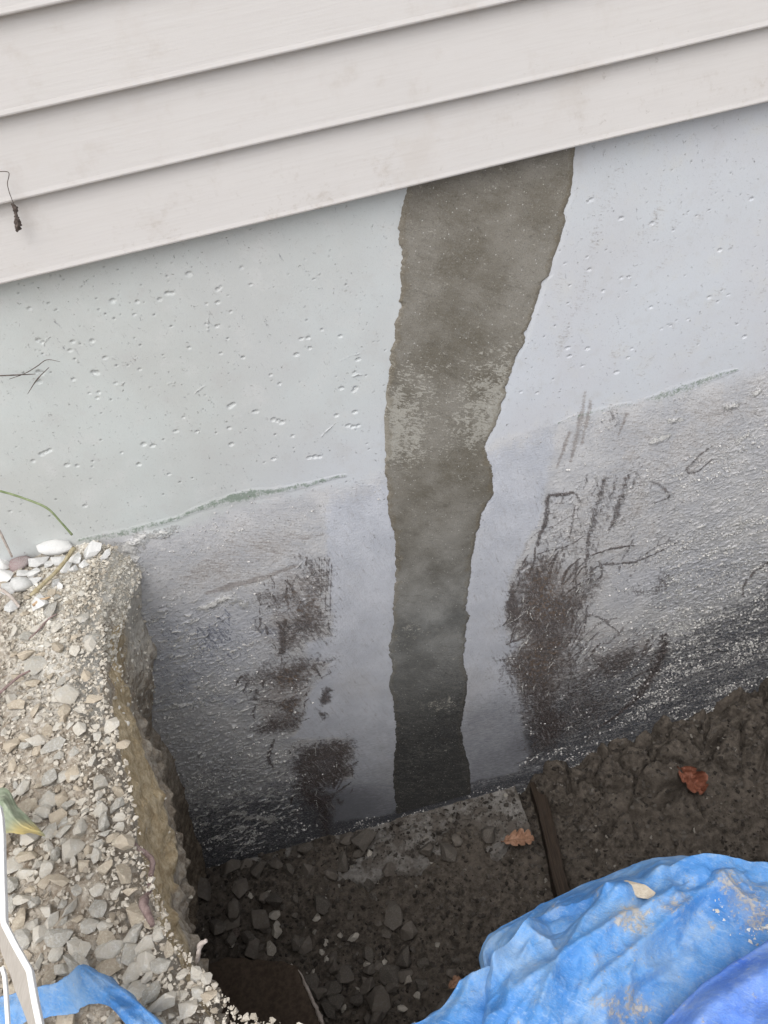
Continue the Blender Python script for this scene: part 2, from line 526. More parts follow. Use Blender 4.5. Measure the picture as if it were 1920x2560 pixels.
def mat_tarp(name, a, b, mud):
    t = NT(name)
    n7 = t.noise(7, 6, 0.65)
    n30 = t.noise(30, 6, 0.7)
    n120 = t.noise(120, 4, 0.7)
    d, ridge, _g, _h = t.attr('marks_a')
    weave = t.noise(1.0, 5, 0.72, t.mapped((45, 330, 260), (0, 0, math.radians(38))))
    weft = t.noise(1.0, 5, 0.72, t.mapped((330, 45, 260), (0, 0, math.radians(30))))
    n300 = t.noise(330, 4, 0.7)
    c = t.mix(t.step(n7, 0.32, 0.66), a, b)
    c = t.mix(t.mul(t.step(n30, 0.50, 0.68), 0.45), c, tuple(min(0.75, x + 0.15) for x in b))
    c = t.mix(t.mul(t.step(weave, 0.54, 0.68), 0.34), c, (0.40, 0.54, 0.70))
    c = t.mix(t.mul(t.step(weft, 0.56, 0.70), 0.26), c, a)
    film = t.step(t.add(t.mul(n7, 0.5), t.add(t.mul(n30, 0.25), t.mul(n300, 0.25))), 0.44, 0.60)
    c = t.mix(t.mul(film, mud * 0.42), c, (0.34, 0.39, 0.43))
    c = t.mix(t.mul(t.step(t.add(d, t.mad(n30, 1.0, -.5)), 0.15, 0.75), 0.45), c, (0.36, 0.36, 0.34))
    dm = t.step(t.add(d, t.mad(t.add(t.mul(n30, 0.35), t.add(t.mul(n120, 0.35), t.mul(n300, 0.30))), 4.6, -2.3)), 0.50, 0.80)
    c = t.mix(t.mul(dm, 0.80), c, t.mix(n120, (0.335, 0.292, 0.232), (0.50, 0.455, 0.385)))
    h = t.add(t.mul(n30, 0.9), t.add(t.mul(n120, 0.35), t.add(t.mul(weave, 0.3), t.mul(dm, 0.25))))
    return t.done(c, 0.52, t.bump(h, 0.5, 0.006), 0.32)

def mat_simple(name, a, b, scale=60, rough=0.7, bump=0.4, stretch=None, spec=0.25):
    t = NT(name)
    n = t.noise(1.0 if stretch else scale, 5, 0.65, t.mapped(stretch) if stretch else None)
    n2 = t.noise(scale * 5, 3, 0.6)
    c = t.mix(t.step(n, 0.3, 0.7), a, b)
    return t.done(c, rough, t.bump(t.add(n, t.mul(n2, 0.4)), bump, 0.002), spec)

def mat_leaf(name, a, b, c3):
    t = NT(name)
    vein, tip, _x, _y = t.attr('marks_a')
    n = t.noise(45, 5, 0.65)
    n2 = t.noise(200, 3, 0.6)
    c = t.mix(t.step(n, 0.3, 0.7), a, b)
    c = t.mix(tip, c, c3)
    c = t.mix(t.mul(vein, 0.5), c, tuple(x * 0.55 for x in a))
    return t.done(c, 0.6, t.bump(t.add(t.mul(vein, -1.0), t.mul(n2, 0.4)), 0.5, 0.002), 0.3)

M = dict(siding=mat_siding(), wall=mat_wall(), patch=mat_patch(), soil=mat_soil(), pit=mat_pit_dirt(), footing=mat_footing(),
         stone=mat_stone('grey_crushed_stone', (0.310, 0.295, 0.260), (0.560, 0.535, 0.480), (0.470, 0.420, 0.345), 0.45),
         pale=mat_stone('dusty_pale_stone', (0.52, 0.515, 0.50), (0.68, 0.675, 0.66), (0.70, 0.69, 0.67), 0.5),
         tan=mat_stone('earthy_stone', (0.340, 0.290, 0.228), (0.500, 0.440, 0.355), (0.42, 0.355, 0.275), 0.6),
         mud=mat_stone('muddy_stone', (0.080, 0.070, 0.060), (0.170, 0.152, 0.133), (0.100, 0.082, 0.066), 0.45, 0.3),
         chip=mat_stone('pale_stone_chip', (0.30, 0.27, 0.23), (0.46, 0.43, 0.385), (0.33, 0.29, 0.24), 0.35),
         red=mat_red_stone(),
         tarp=mat_tarp('faded_blue_tarp', (0.045, 0.185, 0.480), (0.105, 0.300, 0.620), 1.0),
         tarp_v=mat_tarp('violet_blue_tarp', (0.055, 0.150, 0.560), (0.115, 0.255, 0.690), 0.5),
         white=mat_simple('white_plastic', (0.80, 0.80, 0.79), (0.86, 0.86, 0.85), 30, 0.4, 0.1),
         plank=mat_simple('dark_wet_wood', (0.020, 0.014, 0.010), (0.052, 0.036, 0.025), 60, 0.6, 0.6, (220, 12, 120)),
         slab=mat_simple('brown_clay_slab', (0.060, 0.043, 0.032), (0.105, 0.078, 0.058), 70, 0.9, 0.6),
         straw=mat_simple('straw_stem', (0.29, 0.235, 0.135), (0.44, 0.385, 0.26), 90, 0.7, 0.5),
         green=mat_simple('green_stem', (0.17, 0.22, 0.10), (0.33, 0.38, 0.22), 60, 0.6, 0.3),
         root=mat_simple('grey_pink_root', (0.17, 0.115, 0.105), (0.33, 0.25, 0.235), 90, 0.8, 0.6),
         rootw=mat_simple('pale_root', (0.38, 0.32, 0.28), (0.52, 0.46, 0.42), 90, 0.8, 0.5),
         dry=mat_simple('dried_plant', (0.055, 0.042, 0.036), (0.16, 0.13, 0.115), 150, 0.9, 0.7),
         wood=mat_simple('split_wood', (0.36, 0.235, 0.14), (0.50, 0.37, 0.24), 60, 0.75, 0.5),
         oak=mat_leaf('brown_oak_leaf', (0.265, 0.145, 0.090), (0.350, 0.205, 0.135), (0.30, 0.17, 0.11)),
         rust=mat_leaf('rust_red_leaf', (0.175, 0.062, 0.036), (0.240, 0.095, 0.060), (0.19, 0.07, 0.045)),
         hosta=mat_leaf('fading_green_leaf', (0.215, 0.255, 0.175), (0.360, 0.400, 0.300), (0.58, 0.47, 0.20)))

# ------------------------------------------------------------------ house: foundation, siding, footing
YW = 0.015                                                    # face of the foundation wall
house = empty('house', (0, YW, -2.0), 'house side with pale lap siding above a stained grey concrete foundation', 'house')
HO = Vector(house.location)
def hlink(name, me, mat, parent=house):
    o = link(name, me, mat, parent)
    if parent is house:
        o.matrix_parent_inverse = Matrix.Translation(-HO)
    return o

def wxz(pts):
    p = at([q[:2] for q in pts], 'y', YW)
    return p[:, [0, 2]]

F = lambda pts: pts                                           # source pixels
Z3 = Zm(320, 1340, .3496)
Z5 = Zm(1200, 1600, .434)
Z6 = Zm(600, 1400, .4219)
Z7 = Zm(1200, 900, .434)
Z2 = Zm(0, 640, .3858)
Z8 = Zm(880, 320, .4158)
ZR = Zm(1400, 350, .3134)
ZL = Zm(600, 800, .2712)

CRUMB = {}
def build_wall():
    xs = np.concatenate([np.arange(-0.90, 0.55, 0.0021), np.arange(0.55, 1.16, 0.0026), np.arange(1.16, 2.95, 0.0085)])
    zs = np.concatenate([np.arange(0.06, -0.66, -0.0018), np.arange(-0.66, -2.14, -0.0023)])
    nx, nz = len(xs), len(zs)
    X, Z = np.meshgrid(xs, zs)
    warp1 = (fbm2(X * 22, Z * 22, 40, 4) - 0.5) * 0.036
    warp2 = (fbm2(X * 22 + 9, Z * 22, 50, 4) - 0.5) * 0.036

    def win(P, pad):
        i0, i1 = np.searchsorted(xs, P[:, 0].min() - pad), np.searchsorted(xs, P[:, 0].max() + pad)
        j0, j1 = np.searchsorted(-zs, -(P[:, 1].max() + pad)), np.searchsorted(-zs, -(P[:, 1].min() - pad))
        return slice(j0, max(j1, j0)), slice(i0, max(i1, i0))

    def seg_d(px, pz, a, b):
        ab = b - a
        t = np.clip(((px - a[0]) * ab[0] + (pz - a[1]) * ab[1]) / (ab @ ab + 1e-12), 0, 1)
        return np.hypot(px - a[0] - t * ab[0], pz - a[1] - t * ab[1]), t

    def poly(dst, pts, val=1.0, soft=0.02, warp=1.0):
        P = wxz(pts)
        s = win(P, soft + 0.04)
        px, pz = X[s] + warp1[s] * warp, Z[s] + warp2[s] * warp
        d = np.full(px.shape, 9.0)
        ins = np.zeros(px.shape, bool)
        for k in range(len(P)):
            a, b = P[k], P[(k + 1) % len(P)]
            dd, _ = seg_d(px, pz, a, b)
            d = np.minimum(d, dd)
            if a[1] != b[1]:
                ins ^= ((a[1] > pz) != (b[1] > pz)) & (px < (b[0] - a[0]) * (pz - a[1]) / (b[1] - a[1]) + a[0])
        sd = np.where(ins, -d, d)
        dst[s] = np.maximum(dst[s], val * np.clip(0.5 - sd / (2 * soft), 0, 1))

    def line(dst, pts, wid, val=1.0, warp=0.4, edge=0.25):
        P = catmull(wxz(pts), 5) if len(pts) > 2 else wxz(pts)
        wid = np.interp(np.linspace(0, 1, len(P)), np.linspace(0, 1, len(np.atleast_1d(wid))), np.atleast_1d(wid)) * 1.15
        if dst is brown:
            val = val * .88
        s = win(P, wid.max() * 2 + 0.02)
        px, pz = X[s] + warp1[s] * warp, Z[s] + warp2[s] * warp
        m = np.zeros(px.shape)
        for k in range(len(P) - 1):
            dd, t = seg_d(px, pz, P[k], P[k + 1])
            ww = wid[k] + (wid[k + 1] - wid[k]) * t
            m = np.maximum(m, np.clip(1 - (dd - ww * edge) / (ww * (1.6 - edge)), 0, 1))
        dst[s] = np.maximum(dst[s], val * m)

    def strokes(dst, region, n, ang, sd, lens, wids, vals, seed):
        rs = random.Random(seed)
        R = wxz(region)
        lo, hi = R.min(0), R.max(0)
        k = 0
        while k < n:
            x, z = rs.uniform(lo[0], hi[0]), rs.uniform(lo[1], hi[1])
            ins = False
            for i in range(len(R)):
                a, b = R[i], R[(i + 1) % len(R)]
                if (a[1] > z) != (b[1] > z) and x < (b[0] - a[0]) * (z - a[1]) / (b[1] - a[1]) + a[0]:
                    ins = not ins
            if not ins:
                continue
            k += 1
            th = math.radians(rs.gauss(ang, sd))
            L = rs.uniform(*lens)
            bend = rs.gauss(0, .12) * L
            dx, dz = math.cos(th), math.sin(th)
            A = np.array([(x - dx * L / 2, z - dz * L / 2), (x - dz * bend, z + dx * bend), (x + dx * L / 2, z + dz * L / 2)])
            A = catmull(A, 4)
            w0 = rs.uniform(*wids)
            v = rs.uniform(*vals)
            s = win(A, w0 * 2 + .004)
            px, pz = X[s] + warp1[s] * .25, Z[s] + warp2[s] * .25
            if px.size == 0:
                continue
            m = np.zeros(px.shape)
            for i in range(len(A) - 1):
                dd, t = seg_d(px, pz, A[i], A[i + 1])
                ww = w0 * (.35 + .65 * math.sin(math.pi * (i + .5) / (len(A) - 1)))
                m = np.maximum(m, np.clip(1.3 - dd / ww, 0, 1))
            dst[s] = np.maximum(dst[s], v * m)

    def field(cps):
        P = wxz(cps)
        V = np.array([c[2] for c in cps], float)
        st = 12
        gx, gz = np.meshgrid(xs[::st], zs[::st])
        num, den = 0.0, 0.0
        for p, v in zip(P, V):
            w = 1 / ((gx - p[0]) ** 2 + (gz - p[1]) ** 2 + 0.0012) ** 1.6
            num, den = num + w * v, den + w
        g = num / den
        a = np.stack([np.interp(xs, xs[::st], r) for r in g])
        zz = -zs[::st]
        idx = np.clip(np.searchsorted(zz, -zs) - 1, 0, len(zz) - 2)
        f = np.clip((-zs - zz[idx]) / (zz[idx + 1] - zz[idx]), 0, 1)[:, None]
        return a[idx] * (1 - f) + a[idx + 1] * f

    zero = lambda: np.zeros((nz, nx))
    brown = zero()
    hue = field([(100, 800, 0), (400, 1000, 0), (700, 600, .15), (800, 900, .25), (900, 1250, .8), (1300, 1150, .95), (1500, 500, .8), (1850, 400, .9), (1800, 800, .95), (1300, 950, 1), (300, 1250, 0)])
    # old ground line: everything under it was buried
    gl = wxz([(-60, 1420), (231, 1350), (420, 1315), (625, 1246), (760, 1226), (900, 1200), (1150, 1130), (1400, 1050), (1560, 1008), (1765, 955), (1990, 890)])
    glz = np.interp(xs, gl[:, 0], gl[:, 1])[None, :]
    below = sstep(0.035, -0.05, Z - glz + warp1)
    soft_below = sstep(0.05, -0.22, Z - glz + 2 * warp2)
    tar = field([(400, 1450, .08), (600, 1400, .05), (380, 1600, .08), (520, 1650, .06), (450, 1800, .20), (620, 1800, .22), (420, 1950, .46), (600, 1950, .52), (520, 2080, .85), (640, 2050, .85), (850, 2020, 1.0),
                 (800, 1850, .42), (900, 1500, .0), (900, 1700, .15), (900, 1900, .5), (1250, 1500, .0), (1230, 1800, .7), (1240, 1690, .35), (1300, 1930, .8), (1500, 1200, .0), (1600, 1400, .12), (1750, 1250, .06), (1880, 1330, .30), (1850, 1450, .46), (1900, 1550, .95),
                 (1750, 1650, 1.25), (1600, 1700, .85), (1600, 1780, 1.2), (1900, 1660, 1.35), (1400, 1850, 1.0), (1650, 1560, .42), (1800, 1050, .0), (300, 1300, 0), (1000, 800, 0), (1500, 700, 0), (400, 700, 0), (1500, 1560, .25)]) * below  # values inside the clean band also paint in trench shade
    line(tar, [(500, 2178), (760, 2108), (1000, 2040), (1250, 1965), (1400, 1915)], [.035, .04, .045, .035, .02], 1.15, 0.6)
    grit = field([(400, 1420, .45), (600, 1420, .3), (380, 1580, .62), (560, 1640, .62), (430, 1750, .80), (600, 1760, .72), (450, 1900, 1.0), (600, 1950, .95), (480, 2050, .9), (560, 2130, .65), (700, 2000, .6), (900, 1600, 0), (900, 1900, .1),
                  (1250, 1500, 0), (1250, 1850, .2), (1400, 1300, .35), (1500, 1450, .45), (1650, 1250, .62), (1750, 1400, .82), (1850, 1500, .98), (1750, 1600, 1.0), (1600, 1700, .92), (1900, 1620, .95), (1450, 1830, .85), (1350, 1900, .7), (1850, 1150, .72), (1750, 1020, .45), (1500, 1600, .55), (1000, 800, 0), (400, 800, 0), (1500, 700, 0)]) * below
    band, moss, eff, dirt, film, rust = (zero() for _ in range(6))
    poly(band, F([(800, 1140), (1010, 1060), (1010, 1990), (985, 2010), (860, 2060)]) if 0 else Z6([(480, -480), (760, -620), (960, -620), (960, 1450), (900, 1500), (560, 1560), (450, 1380), (660, 1290), (665, 1130), (640, 1060), (300, 1065), (380, 930), (400, 800), (540, 630), (400, 590), (390, 490), (545, 440), (530, 0)]), 1.0, .022, 0.8)
    poly(band, [(1150, 1100), (1290, 960), (1420, 900), (1400, 1100), (1370, 1190), (1352, 1290), (1305, 1380), (1272, 1460), (1266, 1575), (1298, 1610), (1270, 1640), (1302, 1745), (1302, 1815), (1330, 1880), (1290, 1930), (1140, 1965)], 1.0, .022, 0.8)
    # scabs and scrapes left of the patch
    poly(brown, Z3([(1255, 160), (1345, 160), (1440, 310), (1390, 450), (1450, 690), (1290, 740), (1170, 860), (1080, 860), (1075, 600), (1180, 540), (930, 450), (1100, 400), (1150, 390), (1260, 440)]), .80, .055)
    poly(brown, Z3([(1085, 590), (1160, 590), (1165, 860), (1085, 860)]), .95, .012)
    poly(brown, Z3([(860, 380), (1010, 350), (1100, 400), (940, 480)]), .55, .02)
    poly(brown, Z3([(780, 1050), (1000, 930), (1250, 870), (1470, 900), (1310, 1010), (1250, 1100), (1100, 1100), (950, 1040), (830, 1070)]), .80, .045)
    poly(brown, Z3([(870, 1180), (920, 1070), (950, 1170), (1100, 1180), (1240, 1130), (1210, 1290), (1130, 1270), (1000, 1200)]), .85, .016)
    poly(brown, Z3([(1365, 1190), (1395, 1100), (1455, 1100), (1445, 1190), (1380, 1220)]), 1.0, .012)
    poly(brown, Z3([(1380, 1260), (1430, 1250), (1420, 1310), (1385, 1320)]), .9, .012)
    poly(brown, Z3([(900, 1360), (1050, 1270), (1290, 1250), (1190, 1380), (940, 1420)]), .74, .02)
    line(brown, Z3([(1045, 1455), (1012, 1540), (1012, 1620), (1050, 1665)]), [.004, .007, .006, .003], 1.0, 0.2)
    poly(brown, Z3([(1180, 1600), (1250, 1490), (1610, 1465), (1600, 1700), (1450, 1800), (1330, 1810), (1310, 1900), (1230, 1900), (1245, 1700)]), .88, .032)
    poly(brown, Z6([(300, 1190), (370, 1090), (440, 1120), (430, 1350), (600, 1380), (555, 1500), (520, 1660), (480, 1650), (450, 1500), (360, 1460)]), .88, .032)
    poly(band, Z3([(1330, 1590), (1500, 1560), (1440, 1740), (1340, 1690)]), .62, .016)
    for q in range(9):
        x0 = 1320 + q * 17
        line(brown, Z3([(x0, 150 + random.random() * 80), (x0 - 12, 330 + random.random() * 260)]), .0022, .72, 0.15)
    line(dirt, Z3([(560, 410), (760, 350), (1020, 280), (1200, 215)]), [.006, .012, .010, .006], .95, .3)
    poly(film, Z3([(480, 640), (740, 550), (755, 800), (500, 840)]), .62, .03)
    poly(film, Z3([(320, 1010), (420, 920), (520, 960), (450, 1110), (340, 1120)]), .6, .03)
    poly(film, Z3([(800, 690), (1080, 640), (1080, 740), (820, 730)]), .55, .02)
    poly(film, Z3([(60, 1180), (800, 1110), (800, 1180), (200, 1260)]), .40, .03)
    # right of the patch
    line(brown, Z7([(335, 1060), (380, 900), (390, 800), (440, 775), (545, 765)]), [.006, .007, .006, .006, .005], .95, .3)
    line(brown, Z7([(545, 765), (575, 820)]), .004, .7, .3)
    poly(brown, Z7([(265, 1170), (420, 1110), (480, 1300), (570, 1330), (620, 1230), (690, 1250), (620, 1400), (560, 1520), (510, 1860), (200, 1860), (230, 1600), (155, 1500), (185, 1330), (225, 1240)]), .82, .055)
    poly(brown, Z7([(150, 1350), (200, 1320), (230, 1500), (200, 1560), (160, 1500)]), 1.0, .01)
    poly(brown, Z5([(130, 110), (210, 20), (500, -20), (470, 200), (470, 380), (570, 450), (480, 570), (400, 650), (310, 660), (265, 520), (235, 330), (165, 270)]), .86, .055)
    poly(brown, Z7([(635, 1710), (760, 1680), (910, 1630), (870, 1770), (700, 1850)]), .72, .02)
    poly(brown, Z7([(960, 1370), (1040, 1230), (1140, 1205), (1100, 1290), (1000, 1385)]), .60, .02)
    poly(brown, Z7([(850, 1310), (930, 1290), (960, 1350), (880, 1370)]), .52, .02)
    line(brown, Z7([(860, 650), (830, 760), (780, 900), (750, 970)]), [.007, .012, .012, .005], .74, .4)
    line(brown, Z7([(720, 690), (655, 900), (622, 1060), (608, 1240)]), [.008, .010, .007, .006], .78, .4)
    line(brown, Z7([(640, 1120), (760, 1085), (890, 1065)]), [.003, .004, .002], 1.0, .2)
    line(brown, Z7([(615, 1245), (700, 1180), (900, 1160), (1145, 1045)]), [.004, .005, .005, .002], .85, .25)
    line(brown, Z7([(335, 1115), (520, 1060), (610, 1005)]), [.003, .003, .002], .9, .25)
    line(brown, Z7([(985, 700), (1060, 740), (1088, 790), (1010, 822)]), [.004, .005, .004, .003], .72, .3)
    line(brown, Z7([(1330, 500), (1250, 565), (1185, 635), (1245, 645), (1330, 575)]), [.003, .004, .006, .005, .003], .74, .2)
    line(brown, Z5([(1055, -30), (1050, 60), (960, 250), (900, 330), (770, 450), (640, 520)]), [.012, .022, .020, .012, .007, .004], 1.0, .3)
    line(brown, Z7([(1680, 1150), (1560, 1240), (1512, 1310), (1512, 1365)]), [.007, .006, .006, .003], .9, .2)
    line(brown, Z7([(555, 1460), (680, 1480), (810, 1575)]), [.005, .005, .003], .7, .3)
    line(brown, Z7([(750, 290), (795, 395)]), .010, .45, .4)
    for a in ([(600, 190), (565, 430), (525, 590)], [(515, 420), (450, 620)], [(640, 230), (590, 480)], [(840, 310), (800, 440)]):
        line(dirt, Z7(a), [.006, .009, .004], .85, .4)
    line(dirt, ZR([(470, 230), (340, 560), (240, 880), (200, 1150), (60, 1500), (0, 1700)]), [.014, .018, .014, .014, .012, .010], .36, .5, 0.0)
    line(dirt, ZR([(960, 480), (880, 860), (780, 1050)]), [.008, .016, .008], .30, .5, 0.0)
    line(dirt, ZR([(250, 1200), (110, 1750)]), [.010, .012], .34, .5, 0.0)
    poly(dirt, Z7([(670, 340), (1300, 180), (1659, 60), (1800, 300), (1500, 520), (1200, 760), (900, 1000), (640, 1060), (430, 1000), (420, 800), (700, 640)]), .44, .06)
    poly(dirt, Z3([(300, 120), (900, -90), (1250, -150), (1300, 160), (1000, 290), (560, 420), (250, 420)]), .54, .06)
    poly(dirt, Z7([(90, 1290), (180, 1280), (170, 1520), (100, 1480)]), .60, .03)
    line(dirt, Z6([(560, -20), (540, 420)]), .016, .42, .5)
    poly(rust, Z7([(310, 1220), (480, 1220), (480, 1500), (300, 1500)]), .9, .04)
    poly(rust, Z3([(1080, 960), (1280, 960), (1280, 1300), (1100, 1280)]), .8, .04)
    poly(rust, Z3([(1150, 420), (1330, 420), (1330, 560), (1150, 560)]), .7, .04)
    poly(rust, Z5([(230, 0), (500, 0), (400, 240), (240, 240)]), .6, .04)
    # loose scraping strokes
    poly(brown, Z5([(470, 60), (640, 130), (700, 280), (860, 300), (760, 430), (560, 560), (420, 640), (380, 420)]), .58, .07)
    poly(brown, Z7([(380, 800), (470, 790), (500, 960), (640, 900), (660, 1240), (420, 1140), (330, 1110)]), .38, .05)
    poly(brown, Z7([(640, 680), (870, 650), (760, 960), (660, 1240), (600, 1100)]), .40, .05)
    poly(tar, Z5([(520, 460), (1000, 260), (1700, -60), (1700, 220), (1000, 480), (600, 640)]), .95, .10)
    RS = Z7([(240, 1150), (420, 1100), (620, 1200), (700, 1260), (640, 1480), (600, 1700), (520, 1900), (330, 1950), (190, 1850), (220, 1600), (150, 1480), (190, 1280)])
    strokes(brown, RS, 110, 68, 12, (.03, .12), (.0035, .0100), (0.49, 0.87), 1)
    strokes(eff, RS, 36, 66, 12, (.015, .07), (.0012, .0028), (0.58, 0.90), 2)
    RU = Z7([(380, 780), (640, 660), (900, 620), (1120, 760), (1200, 1050), (900, 1240), (620, 1260), (330, 1120)])
    strokes(brown, RU, 60, 66, 14, (.02, .10), (.002, .0080), (0.24, 0.60), 3)
    strokes(brown, RU, 26, 22, 9, (.04, .14), (.0010, .0026), (0.33, 0.68), 4)
    strokes(eff, RU, 50, 40, 30, (.01, .05), (.0010, .0024), (0.55, 0.80), 5)
    RD = Z7([(560, 1480), (760, 1560), (1050, 1540), (1080, 1700), (900, 1900), (560, 1960), (500, 1800)])
    strokes(brown, RD, 60, 40, 20, (.03, .14), (.003, .010), (0.38, 0.79), 6)
    strokes(eff, RD, 24, 22, 12, (.015, .06), (.0010, .0022), (0.58, 0.87), 7)
    RB = Z5([(200, 560), (640, 420), (900, 360), (760, 520), (480, 660), (260, 720)])
    strokes(brown, RB, 60, 25, 14, (.02, .10), (.0015, .005), (0.38, 0.74), 8)
    RG = Z7([(1150, 1000), (1700, 800), (1700, 1700), (1100, 1900), (1000, 1500)])
    strokes(brown, RG, 60, 12, 8, (.03, .14), (.0010, .0030), (0.22, 0.55), 9)
    strokes(eff, RG, 170, 10, 9, (.008, .04), (.0012, .0034), (0.61, 1.01), 10)
    RLU = Z3([(1060, 200), (1350, 140), (1460, 300), (1440, 720), (1280, 760), (1080, 880), (900, 760), (900, 420)])
    strokes(brown, RLU, 50, 86, 8, (.015, .07), (.0018, .007), (0.38, 0.82), 11)
    strokes(brown, RLU, 40, 14, 10, (.015, .06), (.0012, .0035), (0.33, 0.71), 12)
    strokes(eff, RLU, 18, 20, 30, (.008, .03), (.0010, .0022), (0.58, 0.87), 13)
    RLD = Z3([(780, 1050), (1000, 900), (1480, 880), (1300, 1200), (1250, 1380), (920, 1440), (860, 1200)])
    strokes(brown, RLD, 45, 78, 18, (.015, .06), (.002, .007), (0.38, 0.82), 14)
    strokes(brown, RLD, 40, 22, 12, (.02, .07), (.0014, .004), (0.38, 0.76), 15)
    RLB = Z3([(1150, 1480), (1620, 1450), (1600, 1900), (1180, 2000)])
    strokes(brown, RLB, 70, 75, 20, (.02, .08), (.003, .009), (0.44, 0.87), 16)
    strokes(eff, RLB, 8, 65, 20, (.01, .05), (.0012, .0025), (0.58, 0.87), 17)
    strokes(film, Z3([(480, 600), (760, 540), (760, 830), (480, 850)]), 26, 84, 12, (.012, .05), (.002, .006), (.45, .8), 18)
    poly(film, Z3([(80, 520), (700, 440), (1060, 560), (1060, 900), (800, 1060), (100, 1180)]), .34, .07)
    poly(film, Z5([(0, 150), (140, 120), (240, 480), (300, 640), (60, 740), (-60, 700)]), .30, .05)
    poly(film, Z7([(700, 1180), (1150, 1060), (1640, 1080), (1640, 1350), (1000, 1460), (700, 1400)]), .30, .08)
    for R_, v_ in ((RS, .72), (RU, .36), (RD, .60), (RB, .60), (RLU, .62), (RLD, .68), (RLB, .70)):
        poly(dirt, [(q[0], q[1]) for q in R_], v_, .05)
    strokes(eff, Z3([(60, 420), (500, 420), (800, 760), (860, 1200), (1100, 1500), (1150, 1900), (380, 1950), (200, 1500), (70, 1200)]), 330, 8, 12, (.005, .028), (.0014, .0042), (0.61, 1.13), 19)
    strokes(eff, Zm(420, 1960, .3978)([(80, 20), (820, 20), (850, 200), (700, 330), (300, 480), (240, 400), (160, 120)]), 150, 8, 12, (.006, .035), (.0016, .005), (0.61, 1.09), 20)
    strokes(eff, [(300, 640), (930, 500), (930, 1180), (100, 1330), (60, 760)], 13, 30, 45, (.01, .05), (.0008, .0014), (0.43, 0.61), 21)
    strokes(film, [(985, 1500), (870, 1560), (780, 1900), (860, 2080), (990, 2030)], 55, 60, 30, (.02, .10), (.0015, .006), (0.19, 0.56), 22)
    strokes(dirt, [(720, 1250), (990, 1250), (985, 1980), (800, 1980)], 40, 30, 40, (.03, .12), (.004, .012), (0.33, 0.65), 23)
    strokes(dirt, [(1230, 1250), (1370, 1000), (1340, 1400), (1290, 1900), (1170, 1950)], 40, 66, 25, (.03, .12), (.003, .010), (0.33, 0.72), 24)
    strokes(dirt, [(1400, 380), (1900, 300), (1920, 880), (1330, 1040), (1300, 1000)], 30, 68, 12, (.06, .24), (.006, .018), (.12, .30), 25)
    # moss along the old ground line
    line(moss, [(200, 1352), (262, 1341), (330, 1327), (400, 1306), (470, 1286)], [.004, .008, .009, .006, .004], .66, .25, .4)
    line(moss, [(470, 1283), (545, 1256), (600, 1243), (640, 1234), (720, 1222), (860, 1188)], [.005, .009, .011, .009, .007, .004], .72, .25, .4)
    line(moss, [(575, 1248), (630, 1236)], .010, 1.05, .25, .5)
    line(moss, Z7([(430, 370), (640, 300), (870, 250)]), [.003, .006, .005], .42, .3, .4)
    line(moss, Z7([(960, 225), (1060, 205), (1180, 160), (1330, 105), (1480, 60)]), [.005, .010, .010, .008, .003], .66, .25, .4)
    band *= sstep(.10, -.16, Z - glz + 2 * warp1)
    # pale crumbly mortar by the gravel
    poly(eff, [(245, 1372), (330, 1345), (440, 1310), (430, 1325), (380, 1345), (345, 1370), (352, 1430), (335, 1470), (350, 1500), (335, 1540), (300, 1560), (240, 1420)], .92, .014)
    line(eff, Z3([(500, 520), (600, 490), (700, 440), (740, 445)]), [.006, .010, .007, .003], .85, .3)
    line(eff, Z3([(200, 1250), (330, 1215), (470, 1195)]), [.007, .009, .005], .85, .2)
    line(eff, Z3([(60, 1090), (150, 1125)]), .006, .8, .3)
    line(eff, Z3([(760, 470), (840, 490)]), .012, .62, .4)
    for a in ([(1090, 360), (1160, 350)], [(1000, 470), (1080, 445)], [(1480, 470), (1540, 440)], [(1580, 200), (1610, 180)], [(1420, 275), (1470, 262)]):
        line(eff, Z7(a), .008, .75, .5)
    for a in ([(500, 210), (660, 220)], [(400, 190), (470, 185)], [(440, 280), (470, 270)], [(640, 235), (655, 200)]):
        line(eff, Zm(420, 1960, .3978)(a), .012, .78, .5)
    # inside the patch the wall stays flat
    # bug holes
    pits = [q for q in Z2([(190, 340, 14), (315, 305, 8), (730, 290, 24), (890, 295, 16), (1035, 280, 18), (1085, 240, 18), (1115, 240, 18), (1225, 115, 28), (1565, 75, 12), (1410, 215, 16), (1430, 200, 10), (1625, 185, 10), (1340, 310, 10), (1410, 300, 14), (1495, 362, 11), (250, 545, 20), (275, 560, 20), (470, 555, 18), (597, 550, 17), (520, 570, 8), (455, 612, 15), (680, 660, 16), (250, 750, 22), (270, 760, 22), (255, 815, 22), (605, 755, 24), (630, 757, 24), (755, 710, 8), (905, 735, 12), (910, 578, 8), (870, 380, 10), (740, 405, 8), (1335, 440, 9), (1405, 455, 14), (1110, 455, 8), (1475, 535, 8), (1225, 595, 12), (1430, 632, 12), (1575, 658, 10), (640, 885, 14), (630, 920, 12), (580, 890, 10), (475, 800, 14), (750, 825, 12), (1490, 975, 24), (1510, 962, 20), (1190, 1045, 12), (1140, 1135, 20), (1280, 1138, 15), (1485, 1115, 20), (930, 1220, 26), (990, 1230, 22), (1500, 1220, 20), (270, 1285, 22), (295, 1272, 24), (322, 1258, 20), (215, 1330, 20), (435, 1355, 22), (500, 1360, 16), (900, 1350, 22), (1095, 1415, 15), (550, 1620, 18), (70, 1655, 12), (790, 1275, 12), (1645, 1010, 16), (150, 760, 8), (120, 240, 7), (365, 348, 7), (640, 348, 7), (275, 635, 7)])]
